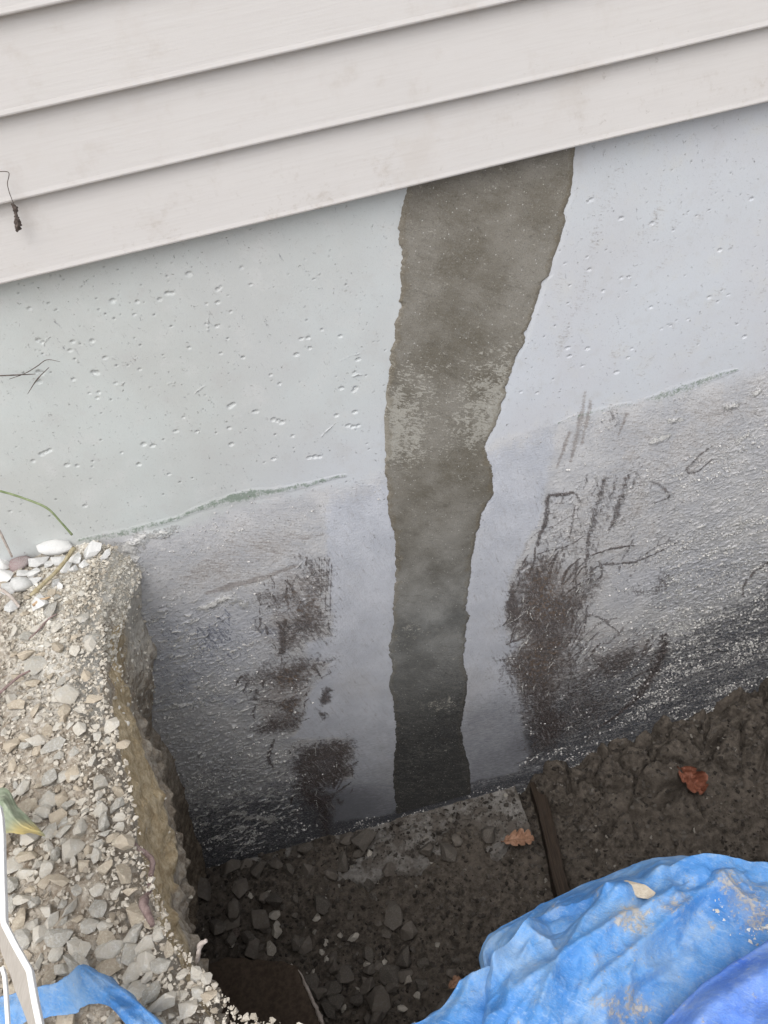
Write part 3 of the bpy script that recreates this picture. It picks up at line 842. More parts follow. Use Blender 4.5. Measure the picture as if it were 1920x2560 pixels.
    pits += [(q[0], q[1], q[2] * .70) for q in ZL([(150, 845, 30), (310, 920, 36), (350, 930, 36), (385, 945, 36), (1065, 630, 36), (1050, 655, 28), (935, 630, 26), (1090, 365, 28), (645, 260, 22), (565, 175, 22), (630, 165, 24), (925, 150, 22), (755, 90, 18), (1000, 975, 36), (1040, 985, 30), (1090, 975, 26), (640, 1270, 34), (690, 1262, 34), (735, 1262, 28), (1060, 850, 30), (890, 880, 28), (365, 590, 18), (285, 508, 18), (25, 345, 18), (520, 320, 30), (485, 1070, 20), (310, 1280, 28)])]
    pits += [(q[0], q[1], q[2] * .42) for q in ZR([(735, 665, 50), (490, 625, 44), (250, 475, 40), (1530, 470, 34), (1275, 880, 44), (235, 1035, 34), (1190, 1255, 34), (345, 1205, 34), (490, 1100, 28), (550, 1095, 28), (1470, 1570, 44), (60, 1660, 44), (220, 1665, 44), (75, 1725, 40), (540, 1735, 30), (905, 720, 16), (1365, 265, 18), (1190, 560, 18), (40, 985, 26), (880, 1480, 28), (810, 1505, 22), (1020, 1430, 20), (215, 935, 22), (725, 1335, 26), (1345, 1235, 22), (570, 1665, 22)])]
    pits += Z7([(590, 35, 12), (785, 70, 22), (330, 190, 14), (235, 185, 12)])
    for _ in range(300):
        x, y = (random.uniform(0, 980), random.uniform(640, 1330)) if random.random() < .72 else (random.uniform(1250, 1920), random.uniform(400, 960))
        pits.append((x, y, 2 + random.random() ** 4 * 6))
    pits = [(q[0], q[1], q[2] if k > 200 else q[2]) for k, q in enumerate(pits)]
    disp = zero()                                             # + is out of the wall
    pitm = zero()
    P = wxz(pits)
    for (px, pz), q in zip(P, pits):
        big = q in pits[:0]
        r = q[2] * 0.00015 + 0.0009
        i0, i1 = np.searchsorted(xs, [px - 2 * r, px + 2 * r])
        j0, j1 = np.searchsorted(-zs, [-(pz + 2 * r), -(pz - 2 * r)])
        if i1 <= i0 or j1 <= j0:
            continue
        s = (slice(j0, j1), slice(i0, i1))
        rr = np.hypot((X[s] - px) * random.uniform(.75, 1.1), (Z[s] - pz) * random.uniform(1.0, 1.35)) / r
        m = np.clip(1.25 - rr, 0, 1)
        disp[s] -= np.minimum(1, m * 2.0) * min(r * 1.0, 0.0036) * (1 + .5 * (fbm2(X[s] * 300, Z[s] * 300, 61, 2) - .5))
        pitm[s] = np.maximum(pitm[s], m) if q[2] > 8.2 else np.where(pitm[s] == 0, -m * (1.0 if q[2] > 3 else .8), pitm[s])
    # relief: faint board waves everywhere, lumps where mortar crumbs stick
    disp += (fbm2(X * 4, Z * 4, 60, 3) - .5) * 0.004
    lump = fbm2(X * 120 + Z * 16, Z * 230 - X * 28, 70, 3, .65)
    disp += np.clip(lump - 0.50, 0, 1) * 0.017 * np.clip(grit * 1.2 - 0.2, 0, 1) ** 2 * (1 - np.clip(band, 0, 1))
    disp += (fbm2(X * 110, Z * 150, 80, 3, .65) - .5) * 0.0013 * soft_below * (1 - .7 * np.clip(band, 0, 1))
    disp += np.clip(fbm2(X * 60, Z * 60, 90, 4, .6) - .35, 0, 1) * 0.022 * np.clip(eff - .2, 0, 1)
    disp += (fbm2(X * 210, Z * 80, 95, 3) - .5) * 0.004 * np.clip(brown, 0, 1)
    # keep only what a viewer nearby can see
    pl, pr = patch_edges(zs)
    inside = sstep(.012, -.004, np.maximum(pl[:, None] - X, X - pr[:, None]))
    disp = disp * (1 - inside) - inside * 0.0012
    Y = YW - disp
    co = np.stack([X, Y, Z], -1)
    cx, cz = (xs[:-1] + xs[1:]) / 2, (zs[:-1] + zs[1:]) / 2
    CX, CZ = np.meshgrid(cx, cz)
    hidden = (CX < -0.80 - 0.0 * CZ) & (CZ < -0.72)
    hidden |= (CX < -0.86)
    quads = grid_quads(nz, nx, ~hidden, flip=True)
    flat = co.reshape(-1, 3)
    b = bmesh.new()
    for lo, hi in (((-5, YW + .012, -2.35), (5, YW + .25, .08)),):
        box_bm(b, lo, hi)
    bv = np.array([v.co[:] for v in b.verts])
    b.verts.ensure_lookup_table()
    b.verts.index_update()
    bq = np.array([[v.index for v in f.verts] for f in b.faces]) + len(flat)
    b.free()
    used = np.zeros(len(flat) + len(bv), bool)
    allq = np.vstack([quads, bq])
    used[allq.ravel()] = True
    remap = np.cumsum(used) - 1
    allco = np.vstack([flat, bv])[used]
    # where crumbs of mortar stick
    rg = np.random.default_rng(77)
    dens = np.clip(grit, 0, 1.2) ** 1.6 * (1 - np.clip(band, 0, 1)) * (1 - .9 * np.clip(brown * 1.5, 0, 1))
    dens = dens * np.clip((fbm2(X * 11 + Z * 2, Z * 46 - X * 7, 33, 4, .6) - .40) * 3.6, 0, 1) ** 1.6 * (.25 + 1.1 * sstep(.35, .65, fbm2(X * 5, Z * 9, 36, 2)))
    n_try = 420000
    ii, jj = rg.integers(0, nx - 1, n_try), rg.integers(0, nz - 1, n_try)
    ok = (rg.random(n_try) < dens[jj, ii]) & ~hidden[np.minimum(jj, nz - 2), np.minimum(ii, nx - 2)]
    ii, jj = ii[ok][:26000], jj[ok][:26000]
    CRUMB['p'] = np.stack([X[jj, ii], Y[jj, ii], Z[jj, ii]], 1)
    CRUMB['r'] = (.0007 + rg.random(len(ii)) ** 2.4 * .0040) * (.75 + .5 * np.clip(grit[jj, ii], 0, 1))
    me = mesh_np('foundation_wall', allco, remap[allq])
    pad = np.zeros((len(bv), 4))
    def pack(*chs):
        return np.vstack([np.stack([c.ravel() for c in chs], 1), pad])[used]
    set_attr(me, 'marks_a', pack(np.clip(hue, 0, 1), below, tar, brown))
    set_attr(me, 'marks_b', pack(band, grit, moss, eff))
    set_attr(me, 'marks_c', pack(dirt, film, rust, pitm))
    return me

PL = [(1017, 463), (1012, 507), (998.5, 590), (1003, 673), (998, 757), (991, 798), (980, 869), (972, 944), (963, 985), (961, 1068), (963, 1131), (963, 1172), (968, 1235), (975, 1290), (984, 1330), (988, 1400), (986, 1455), (982, 1510), (985, 1548), (980, 1590), (974, 1636), (979, 1678), (973, 1721), (982, 1759), (986, 1801), (990, 1843), (985, 1906), (984, 1961), (990, 2012), (992, 2052)]
PR = [(1443, 359.5), (1435, 403), (1427, 486), (1407, 528), (1411, 553), (1400, 603), (1381, 653), (1374, 690), (1358, 702.5), (1344, 757), (1331, 790), (1312, 856), (1292, 890), (1273, 944), (1260, 1002), (1238, 1060), (1215, 1110), (1213, 1131), (1229, 1172), (1233, 1218), (1232, 1237), (1209, 1273), (1192, 1331), (1180, 1400), (1180, 1429.5), (1170, 1476), (1167, 1527), (1178, 1539), (1165, 1565), (1165, 1602), (1159, 1649), (1166, 1687), (1166, 1737.5), (1159, 1780), (1153, 1822), (1160, 1864), (1172, 1906), (1180, 1990)]
def patch_edges(z):
    a, b = wxz(PL), wxz(PR)
    oa, ob = np.argsort(a[:, 1]), np.argsort(b[:, 1])
    return np.interp(z, a[oa, 1], a[oa, 0]), np.interp(z, b[ob, 1], b[ob, 0])

def build_patch():
    z = np.arange(0.03, -2.02, -0.0028)
    L, R = patch_edges(z)
    def jag(k):
        am = .55 + 1.6 * vn2(z * 9, z * 0 + k, 6) ** 1.5
        f = fbm2(z * 55, z * 0 + k * 3.1, 3, 5, .72) - .5
        bite = np.clip(vn2(z * 46, z * 0 + k * 7.7, 13) - .68, 0, 1) * .026
        return (f * .010 * am + bite * am * .6 * (1 if k == 1 else -1)) + (vn2(z * 14, z * 0, 5 + k) - .5) * .006
    L = L + jag(1)
    R = R + jag(2)
    nc = 72
    u = np.linspace(0, 1, nc)
    X = L[:, None] * (1 - u) + R[:, None] * u
    Z = np.repeat(z[:, None], nc, 1)
    Y = YW - 0.0022 - (fbm2(X * 16, Z * 16, 20, 4) - .5) * 0.0030
    dist = np.minimum(X - L[:, None], R[:, None] - X)
    Y = Y + sstep(.006, 0, dist) * 0.0030
    low = sstep(-.62, -1.9, Z)
    b = np.vstack([np.array([[zz] for zz in z]).ravel()])[0]
    cen = (L + R) / 2
    wid = (R - L) / 2
    rel = (X - cen[:, None]) / wid[:, None]
    z0 = wxz([(1000, 880), (1000, 1120), (1080, 1170)])[:, 1]
    mot = sstep(z0[0] + .06, z0[1] + .06, Z) * sstep(z0[2] - .03, z0[1] + .01, Z)
    mot = mot * (.12 + .72 * np.abs(rel) ** .8)
    m2 = wxz([(1010, 1580), (1080, 1590), (1100, 1760)])
    mot = np.maximum(mot, .42 * np.exp(-(((X - m2[0, 0] - .02) / .03) ** 2 + ((Z - m2[0, 1]) / .04) ** 2)))
    mot = np.maximum(mot, .46 * np.exp(-(((X - m2[2, 0]) / .05) ** 2 + ((Z - m2[2, 1]) / .03) ** 2)))
    edge = sstep(.030, .002, dist)
    me = mesh_np('repair_patch', np.stack([X, Y, Z], -1), grid_quads(len(z), nc, flip=True))
    set_attr(me, 'marks_a', np.stack([edge, mot, low, rel * .5 + .5], -1).reshape(-1, 4))
    return me

wall = hlink('foundation_wall', build_wall(), M['wall'])
tag(wall, 'grey concrete foundation wall, scraped and tar stained below the old ground line')
patch = link('repair_patch', build_patch(), M['patch'], wall)
tag(patch, 'dark damp tapering repair patch with ragged edges')
patch.location.y = 0.0

def board_mesh(z0, x0=-5.0, x1=5.0, C=0.127):
    prof = [(0.000, 0.000), (-0.0185, -0.0005), (-0.0205, 0.0012), (-0.0210, 0.0035), (-0.0195, 0.010), (-0.0120, 0.070), (-0.0040, C + 0.004), (0.004, C + 0.004)]
    xs = np.concatenate([[x0], np.linspace(-1.1, 1.6, 90), [x1]])
    co = []
    for x in xs:
        wob = (vn2(np.array([x * 1.7]), np.array([z0 * 31]), 8)[0] - .5) * .0028
        for k, (y, z) in enumerate(prof):
            co.append((x, y + (wob * .5 if 0 < k < 6 else 0), z0 + z + (wob if k < 5 else 0)))
    n = len(prof)
    q = [(i * n + k, i * n + (k + 1), (i + 1) * n + k + 1, (i + 1) * n + k) for i in range(len(xs) - 1) for k in range(n - 1)]
    q += [(i * n + n - 1, i * n, (i + 1) * n, (i + 1) * n + n - 1) for i in range(len(xs) - 1)]
    return mesh_np('siding_board', np.array(co), q, smooth=False)
for k in range(23):
    me = board_mesh(0.127 * k + (.003 if k == 3 else 0))
    hlink('siding_board', me, M['siding'])
bm = bmesh.new()
box_bm(bm, (-5, YW + .002, .081), (5, YW + .25, 2.95))
hlink('sheathing', bm_mesh('sheathing', bm), M['siding'])

def build_footing():
    xs = np.arange(-0.95, 0.345, .0045)
    ys = np.arange(YW + .01, -0.215, -.0045)
    X, Y = np.meshgrid(xs, ys)
    P = np.stack([X, Y, X * 0], -1)
    Z = -2.050 + (fbm3(P * 14, 3, 4) - .5) * .045 + (fbm3(P * 70, 7, 3, .6) - .5) * .018
    front = -0.155 + (vn2(xs * 14, xs * 0, 12) - .5) * .06
    Z = Z - sstep(0.0, -.05, Y - front[None, :]) * .10
    me = mesh_np('footing', np.stack([X, Y, Z], -1), grid_quads(*X.shape, flip=True))
    return me
ft = hlink('footing', build_footing(), M['footing'])
tag(ft, 'rough grey concrete footing ledge at the wall base')

# ------------------------------------------------------------------ terrain
GZ = -0.62
edge_pts = np.array([(-0.500, 0.10), (-0.505, 0.0), (-0.525, -.10), (-.520, -.26), (-.495, -.45), (-.455, -.62), (-.415, -.80), (-.372, -.935), (-.285, -1.06), (-.17, -1.115), (-.05, -1.135),
                     (.15, -1.14), (.5, -1.13), (1.0, -1.12), (1.8, -1.10), (2.6, -1.0), (2.8, -.6), (2.8, -.2), (2.8, .1)])

def bank_top(x, y):
    P = np.stack([np.asarray(x, float), np.asarray(y, float), np.zeros_like(np.asarray(x, float))], -1)
    return GZ + (fbm3(P * 6, 21, 3) - .5) * .045 + (fbm3(P * 28, 25, 3) - .5) * .022 - 0.02 * sstep(-.2, -1.0, P[..., 1]) * 0

def build_bank():
    E = catmull(edge_pts + np.array([[-.026 * float(sstep(-.10, -.30, q[1]) * (q[0] < 0)), 0] for q in edge_pts]), 14)
    s = np.concatenate([[0], np.cumsum(np.linalg.norm(np.diff(E, axis=0), axis=1))])
    tt = np.concatenate([np.arange(0, 1.75, .0038), np.arange(1.75, s[-1], .03), [s[-1]]])
    E = np.stack([np.interp(tt, s, E[:, k]) for k in range(2)], 1)
    T = np.gradient(E, axis=0)
    k = np.ones(41) / 41
    T = np.stack([np.convolve(np.pad(T[:, j], 20, 'edge'), k, 'valid') for j in range(2)], 1)
    T /= np.linalg.norm(T, axis=1)[:, None]
    N = np.stack([T[:, 1], -T[:, 0]], 1)                      # away from the trench
    # going -y then +x: outward is -x then -y
    offs_top = np.concatenate([[3.0, 2.0, 1.2, .8, .6], np.arange(.5, 0.0, -.0042)])
    zf = np.concatenate([np.arange(0.004, .45, .0055), np.arange(.45, 1.55, .012)])
    prof_z = [0, .06, .18, .30, .58, .75, 1.43, 1.6]
    prof_o = [0, -.010, .035, .050, .145, .140, .235, .26]    # + is under the bank (away from trench)
    prof_b = [0, -.016, -.026, -.016, .090, .120, .235, .26]  # away from the wall a ledge of clay stands proud
    U = len(tt)
    rows_co, at_ = [], []
    # top rows
    V = len(offs_top) + len(zf)
    co = np.zeros((V, U, 3))
    mk = np.zeros((V, U, 4))
    for r, o in enumerate(offs_top):
        p = E + N * o
        z = bank_top(p[:, 0], p[:, 1]) - .045 * sstep(.06, 0.0, o) ** 2
        co[r, :, 0], co[r, :, 1], co[r, :, 2] = p[:, 0], p[:, 1], z
        q = sstep(.24, .03, o) * sstep(-.66, -.20, p[:, 1]) * (p[:, 0] < -.2)
        mk[r, :, 1] = .33 + .62 * q
    for r, dz in enumerate(zf):
        nw = sstep(-.40, -.16, E[:, 1])
        o = np.interp(dz, prof_z, prof_o) * nw + (np.interp(dz, prof_z, prof_b) +   .030 * sstep(-.50, -.85, E[:, 1]) * sstep(0, .10, dz) * sstep(.8, .4, dz)) * (1 - nw)
        amp = sstep(-1.0, -.9, E[:, 1])
        oo = o * (E[:, 0] < .2) * 1.0 - .05 * dz * (E[:, 0] >= .2)
        p = E + N * oo[:, None] if np.ndim(oo) else E + N * oo
        rr = len(offs_top) + r
        co[rr, :, 0], co[rr, :, 1] = p[:, 0], p[:, 1]
        co[rr, :, 2] = bank_top(E[:, 0], E[:, 1]) - .045 - dz
        mk[rr, :, 0] = 1
        near_wall = sstep(-.35, -.05, E[:, 1])
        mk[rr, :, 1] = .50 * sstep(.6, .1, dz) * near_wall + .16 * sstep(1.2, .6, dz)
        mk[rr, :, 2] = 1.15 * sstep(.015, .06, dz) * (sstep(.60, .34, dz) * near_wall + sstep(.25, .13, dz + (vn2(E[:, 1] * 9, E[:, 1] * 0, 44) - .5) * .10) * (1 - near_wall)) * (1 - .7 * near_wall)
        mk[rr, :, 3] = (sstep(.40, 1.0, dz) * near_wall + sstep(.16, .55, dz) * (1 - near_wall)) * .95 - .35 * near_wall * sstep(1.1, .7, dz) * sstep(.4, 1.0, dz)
    # rough cut face: shove along the normal, more on the face than on the top
    f = mk[..., 0]
    P3 = co.copy()
    d = (fbm3(P3 * 7, 31, 3) - .5) * .075 + (fbm3(P3 * 24, 35, 4, .6) - .5) * .040
    lumps = np.clip(fbm3(P3 * 34, 38, 2) - .52, 0, 1) * .08
    soft = np.concatenate([offs_top * 0, .25 + .75 * sstep(0, .40, zf)])[:, None]
    dd = (d + lumps) * f * soft * (1 - .55 * sstep(-.30, -.08, E[:, 1]))[None, :] + (1 - f) * (d * .5) * sstep(.10, 0, np.concatenate([offs_top, zf * 0]))[:, None]
    co[..., 0] -= dd * N[None, :, 0]
    co[..., 1] -= dd * N[None, :, 1]
    co[..., 2] += (fbm3(P3 * 60, 45, 3, .6) - .5) * .016 * (1 - f) + (fbm3(P3 * 50, 48, 2) - .5) * .012 * f
    wallrow = co[..., 1] > YW - .004
    me = mesh_np('soil_bank', co, grid_quads(V, U))
    set_attr(me, 'marks_a', mk.reshape(-1, 4))
    return me
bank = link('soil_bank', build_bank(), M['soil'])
tag(bank, 'crumbly gravel soil bank cut away beside the trench', kind='structure')

def flat_sheet(name, x0, x1, y0, y1, z, mat):
    me = mesh_np(name, np.array([(x0, y0, z), (x1, y0, z), (x1, y1, z), (x0, y1, z)]), [(0, 1, 2, 3)])
    set_attr(me, 'marks_a', np.tile(np.array([0, .3, 0, 0.0]), (4, 1)))
    return me
g = []
for (x0, x1, y0, y1) in ((-60, 60, -120, -2.6), (-60, -2.2, -2.6, 0.3), (4.2, 60, -2.6, 0.3)):
    g += [(x0, y0, -.665), (x1, y0, -.665), (x1, y1, -.665), (x0, y1, -.665)]
me = mesh_np('ground', np.array(g, float), np.arange(12).reshape(3, 4))
set_attr(me, 'marks_a', np.tile(np.array([0, .3, 0, 0.0]), (12, 1)))
tag(link('ground', me, M['soil']), 'flat gravelly yard around the trench', kind='structure')

_cr = random.Random(5)
CLODS = [(_cr.uniform(.34, 1.6), -abs(_cr.gauss(0, .20)) + .02, _cr.random()) for _ in range(80)]
def floor_h(x, y):
    x, y = np.asarray(x, float), np.asarray(y, float)
    P = np.stack([x, y, np.zeros_like(x)], -1)
    h = -2.105 + .012 * sstep(-.3, -.75, x)
    left = sstep(-.02, -.42, x + (fbm3(P * 9, 90, 3) - .5) * .35)
    lap = sstep(-.34, -.17, y) * sstep(.02, -.13, y)
    h = h + lap * (.048 + .05 * (fbm3(P * 8, 93, 3) - .35)) * sstep(.40, .30, x)
    h = h + left * .060 * sstep(-.28, -.02, y)
    right = sstep(.36, .42, x)
    toe = sstep(-.55, -.02, y + (fbm3(P * 4, 91, 2) - .5) * .2)
    h = h + right * (.030 + toe * (.045 + np.clip(x - .40, 0, 2) * .235))
    rid = 1 - np.abs(fbm3(P * 7 + 5, 60, 4) * 2 - 1)
    h = h + (fbm3(P * 9, 61, 4) - .5) * (.055 + .05 * right) + (fbm3(P * 40, 66, 3, .65) - .5) * (.026 + .014 * right) + np.clip(fbm3(P * 30, 69, 3, .6) - .52, 0, 1) * .05 * right
    # clods with cracks between them, right of the form board
    wx = x + (fbm3(P * 14, 94, 3) - .5) * .05
    wy = y + (fbm3(P * 14 + 7, 95, 3) - .5) * .05
    d1, d2, hc = np.full(x.shape, 9.0), np.full(x.shape, 9.0), np.zeros(x.shape)
    for cx, cy, ch in CLODS:
        d = np.hypot(wx - cx, (wy - cy) * 1.3)
        near = d < d1
        d2 = np.where(near, d1, np.minimum(d2, d))
        hc = np.where(near, ch, hc)
        d1 = np.where(near, d, d1)
    gap = d2 - d1
    amt = right * sstep(-.42, -.12, y)
    h = h + amt * ((hc - .5) * .060 * sstep(.0, .02, gap) + .022 * sstep(0, .045, gap) - .034 * sstep(.012, 0, gap))
    return h
def build_floor():
    xs = np.concatenate([np.arange(-1.0, 1.55, .0048), np.arange(1.55, 3.0, .04)])
    ys = np.concatenate([np.arange(.03, -.62, -.0048), np.arange(-.62, -1.3, -.02)])
    X, Y = np.meshgrid(xs, ys)
    Zf = floor_h(X, Y)
    return mesh_np('trench_floor', np.stack([X, Y, Zf], -1), grid_quads(*X.shape, flip=True))
trench = link('trench_floor', build_floor(), M['pit'])
tag(trench, 'dark damp dirt floor of the trench', kind='structure')

# ------------------------------------------------------------------ stones
def stone_mesh(name, seed, kind='angular'):
    r = random.Random(seed)
    bm = bmesh.new()
    if kind == 'angular':
        n = r.randint(8, 11)
        for k in range(n):
            a = 2 * math.pi * (k + r.random() * .8) / n
            el = r.uniform(-.9, .9)
            bm.verts.new((math.cos(a) * r.uniform(.68, 1.10), math.sin(a) * r.uniform(.68, 1.10), el * .75))
        for k in range(2):
            bm.verts.new((r.uniform(-.5, .5), r.uniform(-.5, .5), .9))
            bm.verts.new((r.uniform(-.5, .5), r.uniform(-.5, .5), -.9))
        res = bmesh.ops.convex_hull(bm, input=bm.verts)
        bmesh.ops.delete(bm, geom=[v for v in bm.verts if not v.link_faces], context='VERTS')
        bmesh.ops.dissolve_limit(bm, angle_limit=math.radians(12), verts=bm.verts, edges=bm.edges)
        bmesh.ops.bevel(bm, geom=list(bm.edges), offset=.03, segments=1, affect='EDGES', clamp_overlap=True)
        bmesh.ops.triangulate(bm, faces=list(bm.faces))
    else:
        bmesh.ops.create_icosphere(bm, subdivisions=2, radius=1)
        off = Vector((r.random() * 20, r.random() * 20, r.random() * 20))
        cos = np.array([v.co[:] for v in bm.verts])
        d = .55 + .85 * fbm3(cos * 1.0 + np.array(off), 80, 3)
        for v, q in zip(bm.verts, d):
            v.co *= q
    return bm_mesh(name, bm, smooth=kind != 'angular')
ANG = [stone_mesh('stone', 100 + k) for k in range(22)]
RND = [stone_mesh('stone', 200 + k, 'round') for k in range(8)]
def variants(meshes, mat):
    out = []
    for m in meshes:
        c = m.copy()
        c.materials.clear()
        c.materials.append(mat)
        out.append(c)
    return out
ST_GREY, ST_TAN, ST_PALE = variants(ANG, M['stone']), variants(ANG, M['tan']), variants(ANG[:14] + RND[:1], M['pale'])
ST_MUD, ST_CHIP = variants(ANG[:16], M['mud']), variants(ANG[:8], M['chip'])
ST_RED = variants(RND[:1], M['red'])

def put_stone(meshes, x, y, z, L, Wd, Ht, ang=None, tilt=.35, parent=None, name='stone'):
    o = bpy.data.objects.new(name, random.choice(meshes))
    o.location = (x, y, z)
    o.rotation_euler = (random.uniform(-tilt, tilt), random.uniform(-tilt, tilt), random.uniform(0, 6.28) if ang is None else ang)
    o.scale = (L / 2, Wd / 2, Ht / 2)
    COL.objects.link(o)
    o.parent = parent
    return o

placed = []
def gravel_at(px, py, size, aspect=None, mats=None, ang=None, grow=1.0):
    p = at([(px, py)], 'z', GZ + .008)[0]
    dist = float((p - CAM) @ _d)
    L = size * dist / FPX * grow
    a = aspect or random.uniform(.62, .92)
    h = L * random.uniform(.5, .75)
    z = float(bank_top(p[0], p[1])) + h * random.uniform(.26, .48)
    q = mats or (ST_GREY if random.random() < .8 else ST_TAN)
    o = put_stone(q, p[0], p[1], z, L * 1.52, L * a * 1.52, h * 1.15, ang, .30, bank)
    placed.append((p[0], p[1], L * .5 * (1 + a) / 2))
    return o

A1 = Zm(0, 1900, .3978)
for q in A1([(300, 95, 85), (370, 75, 75), (430, 60, 90), (120, 145, 100), (275, 205, 110), (355, 195, 80), (395, 235, 62), (135, 270, 120), (255, 295, 90), (340, 325, 95), (625, 310, 78), (300, 435, 88), (395, 430, 78), (445, 570, 135), (625, 610, 95), (80, 665, 105), (155, 715, 90), (75, 795, 95), (295, 785, 72), (80, 900, 100), (150, 890, 85), (218, 897, 72), (390, 905, 62), (120, 1005, 120), (200, 1050, 92), (310, 1020, 100), (560, 1035, 95), (650, 1030, 66), (620, 940, 115), (830, 1085, 120), (905, 1165, 108), (990, 1095, 72), (665, 1125, 100), (670, 1172, 150), (530, 1195, 85), (810, 1200, 118), (360, 1115, 125), (250, 1110, 90), (155, 1135, 110), (345, 1215, 85), (465, 1180, 95), (910, 1265, 135), (650, 1295, 135), (1005, 1285, 100), (820, 1330, 108), (485, 1300, 120), (380, 1300, 105), (765, 1420, 90), (860, 1430, 108), (965, 1475, 118), (1230, 1340, 85), (1295, 1375, 72), (1245, 1450, 82), (1315, 1480, 88), (1185, 1560, 112), (885, 1550, 78), (730, 1250, 66), (300, 1350, 92), (1145, 1480, 66), (1300, 1640, 66)]):
    gravel_at(q[0], q[1], q[2] * .3978)
for px, py, s, a, an in A1([(440, 935, 105, .38, 1.0), (1040, 1540, 175, .36, .15), (240, 1260, 90, .4, 1.2), (470, 1290, 150, .42, -.9)]):
    gravel_at(px, py, s * .3978, a, ST_GREY, an)
A2 = Zm(0, 1360, .2532)
for q in A2([(380, 165, 165, .8), (590, 150, 130, .8), (730, 130, 130, .8), (40, 310, 200, .8), (110, 460, 145, .8), (235, 285, 120, .9), (490, 185, 110, .8), (890, 60, 165, .8), (330, 290, 120, .8), (650, 240, 100, .8), (720, 240, 95, .8), (130, 640, 150, .8), (410, 620, 150, .8), (30, 205, 120, .8), (800, 170, 100, .7), (1030, 90, 110, .4), (540, 390, 95, .7), (600, 430, 80, .7), (330, 380, 120, .8)]):
    gravel_at(q[0], q[1], q[2] * .2532, q[3], ST_PALE[:14])
gravel_at(*A2([(545, 62)])[0], 250 * .2532, .42, ST_PALE[14:], -.05)
gravel_at(*A2([(225, 420)])[0], 185 * .2532, .70, ST_PALE[14:], 2.1)
red = gravel_at(*A2([(190, 190)])[0], 160 * .2532, .8, ST_RED)
tag(red, 'pale stone mottled with dark red')
for q in A2([(480, 975, 105), (320, 1170, 175), (590, 1340, 95), (680, 1490, 165), (100, 1510, 120), (160, 870, 105), (250, 910, 95), (740, 1050, 90), (625, 1060, 65), (870, 890, 150), (880, 1000, 120)]):
    gravel_at(q[0], q[1], q[2] * .2532, None, ST_GREY if q[1] > 1100 else ST_PALE)
A3 = Zm(0, 1740, .2532)
for q in A3([(810, 355, 140, .8), (475, 365, 130, .7), (390, 440, 170, .7), (545, 510, 205, .45), (590, 330, 95, .8), (715, 545, 90, .8), (580, 580, 90, .7), (120, 490, 140, .9), (205, 700, 90, .9), (690, 720, 155, .8), (1120, 310, 140, .8), (1210, 470, 120, .8), (960, 390, 95, .8), (1060, 430, 80, .6)]):
    gravel_at(q[0], q[1], q[2] * .2532, q[3], None, .3 if q[3] < .5 else None)
# the rest of the gravel, thinner towards the house
n_need, tries = 300 - len(placed), 0
while n_need > 0 and tries < 20000:
    tries += 1
    py = random.uniform(1450, 2600)
    px = random.uniform(-60, 330 + max(0, py - 1900) * .52)
    w = .12 if py < 1950 else .9
    if random.random() > w:
        continue
    p = at([(px, py)], 'z', GZ)[0]
    r = random.uniform(.007, .012) if random.random() < .45 else random.uniform(.012, .021)
    if any((p[0] - a) ** 2 + (p[1] - b) ** 2 < (r + c) ** 2 * .80 for a, b, c in placed):
        continue
    ex = np.interp(-p[1], -edge_pts[:11, 1], edge_pts[:11, 0])
    if p[0] > ex - .020 or p[1] > -.01:
        continue
    h = r * random.uniform(.9, 1.4)
    put_stone(ST_GREY if random.random() < .6 else ST_TAN, p[0], p[1], float(bank_top(p[0], p[1])) + h * .32, 2.4 * r, 2 * r * random.uniform(.6, .95), h, None, .4, bank)
    placed.append((p[0], p[1], r))
    n_need -= 1

def scatter_mesh(name, pts, rad, variants_, seed):
    rg = np.random.default_rng(seed)
    cos, tris, base = [], [], 0
    tpl = []
    for s in range(variants_):
        r = random.Random(seed * 31 + s)
        bm = bmesh.new()
        for k in range(9):
            v = Vector((r.gauss(0, 1), r.gauss(0, 1), r.gauss(0, 1))).normalized()
            bm.verts.new((v.x, v.y * .85, v.z * .7))
        bmesh.ops.convex_hull(bm, input=bm.verts)
        bmesh.ops.triangulate(bm, faces=list(bm.faces))
        bm.verts.index_update()
        tpl.append((np.array([v.co[:] for v in bm.verts]), np.array([[v.index for v in f.verts] for f in bm.faces])))
        bm.free()
    which = rg.integers(0, variants_, len(pts))
    ang = rg.random(len(pts)) * 6.28
    for p, rr, w, a in zip(pts, rad, which, ang):
        c, t = tpl[w]
        ca, sa = math.cos(a), math.sin(a)
        q = np.stack([c[:, 0] * ca - c[:, 1] * sa, c[:, 0] * sa + c[:, 1] * ca, c[:, 2]], 1) * rr + p
        cos.append(q)
        tris.append(t + base)
        base += len(q)
    return mesh_np(name, np.vstack(cos), [], np.vstack(tris), smooth=False)

def mat_gravel():
    t = NT('small_gravel')
    v = t.n.new('ShaderNodeNewGeometry').outputs['Random Per Island']
    n = t.noise(300, 3, .6)
    c = t.mix(v, (0.300, 0.260, 0.208), (0.660, 0.620, 0.545))
    c = t.mix(t.mul(n, .3), c, (0.30, 0.255, 0.20))
    return t.done(c, .9, t.bump(n, .5, .001), .15)
def mat_gravel_dark():
    t = NT('small_dark_gravel')
    v = t.n.new('ShaderNodeNewGeometry').outputs['Random Per Island']
    c = t.mix(t.step(v, .0, 1.0), (0.030, 0.025, 0.021), (0.105, 0.092, 0.080))
    c = t.mix(t.step(v, .955, .985), c, (0.26, 0.24, 0.21))
    return t.done(c, .85, None, .25)
def mat_crumb():
    t = NT('pale_soil_crumbs')
    v = t.n.new('ShaderNodeNewGeometry').outputs['Random Per Island']
    c = t.mix(v, (0.44, 0.395, 0.325), (0.76, 0.73, 0.66))
    return t.done(c, .95, None, .1)
pts, rad = [], []
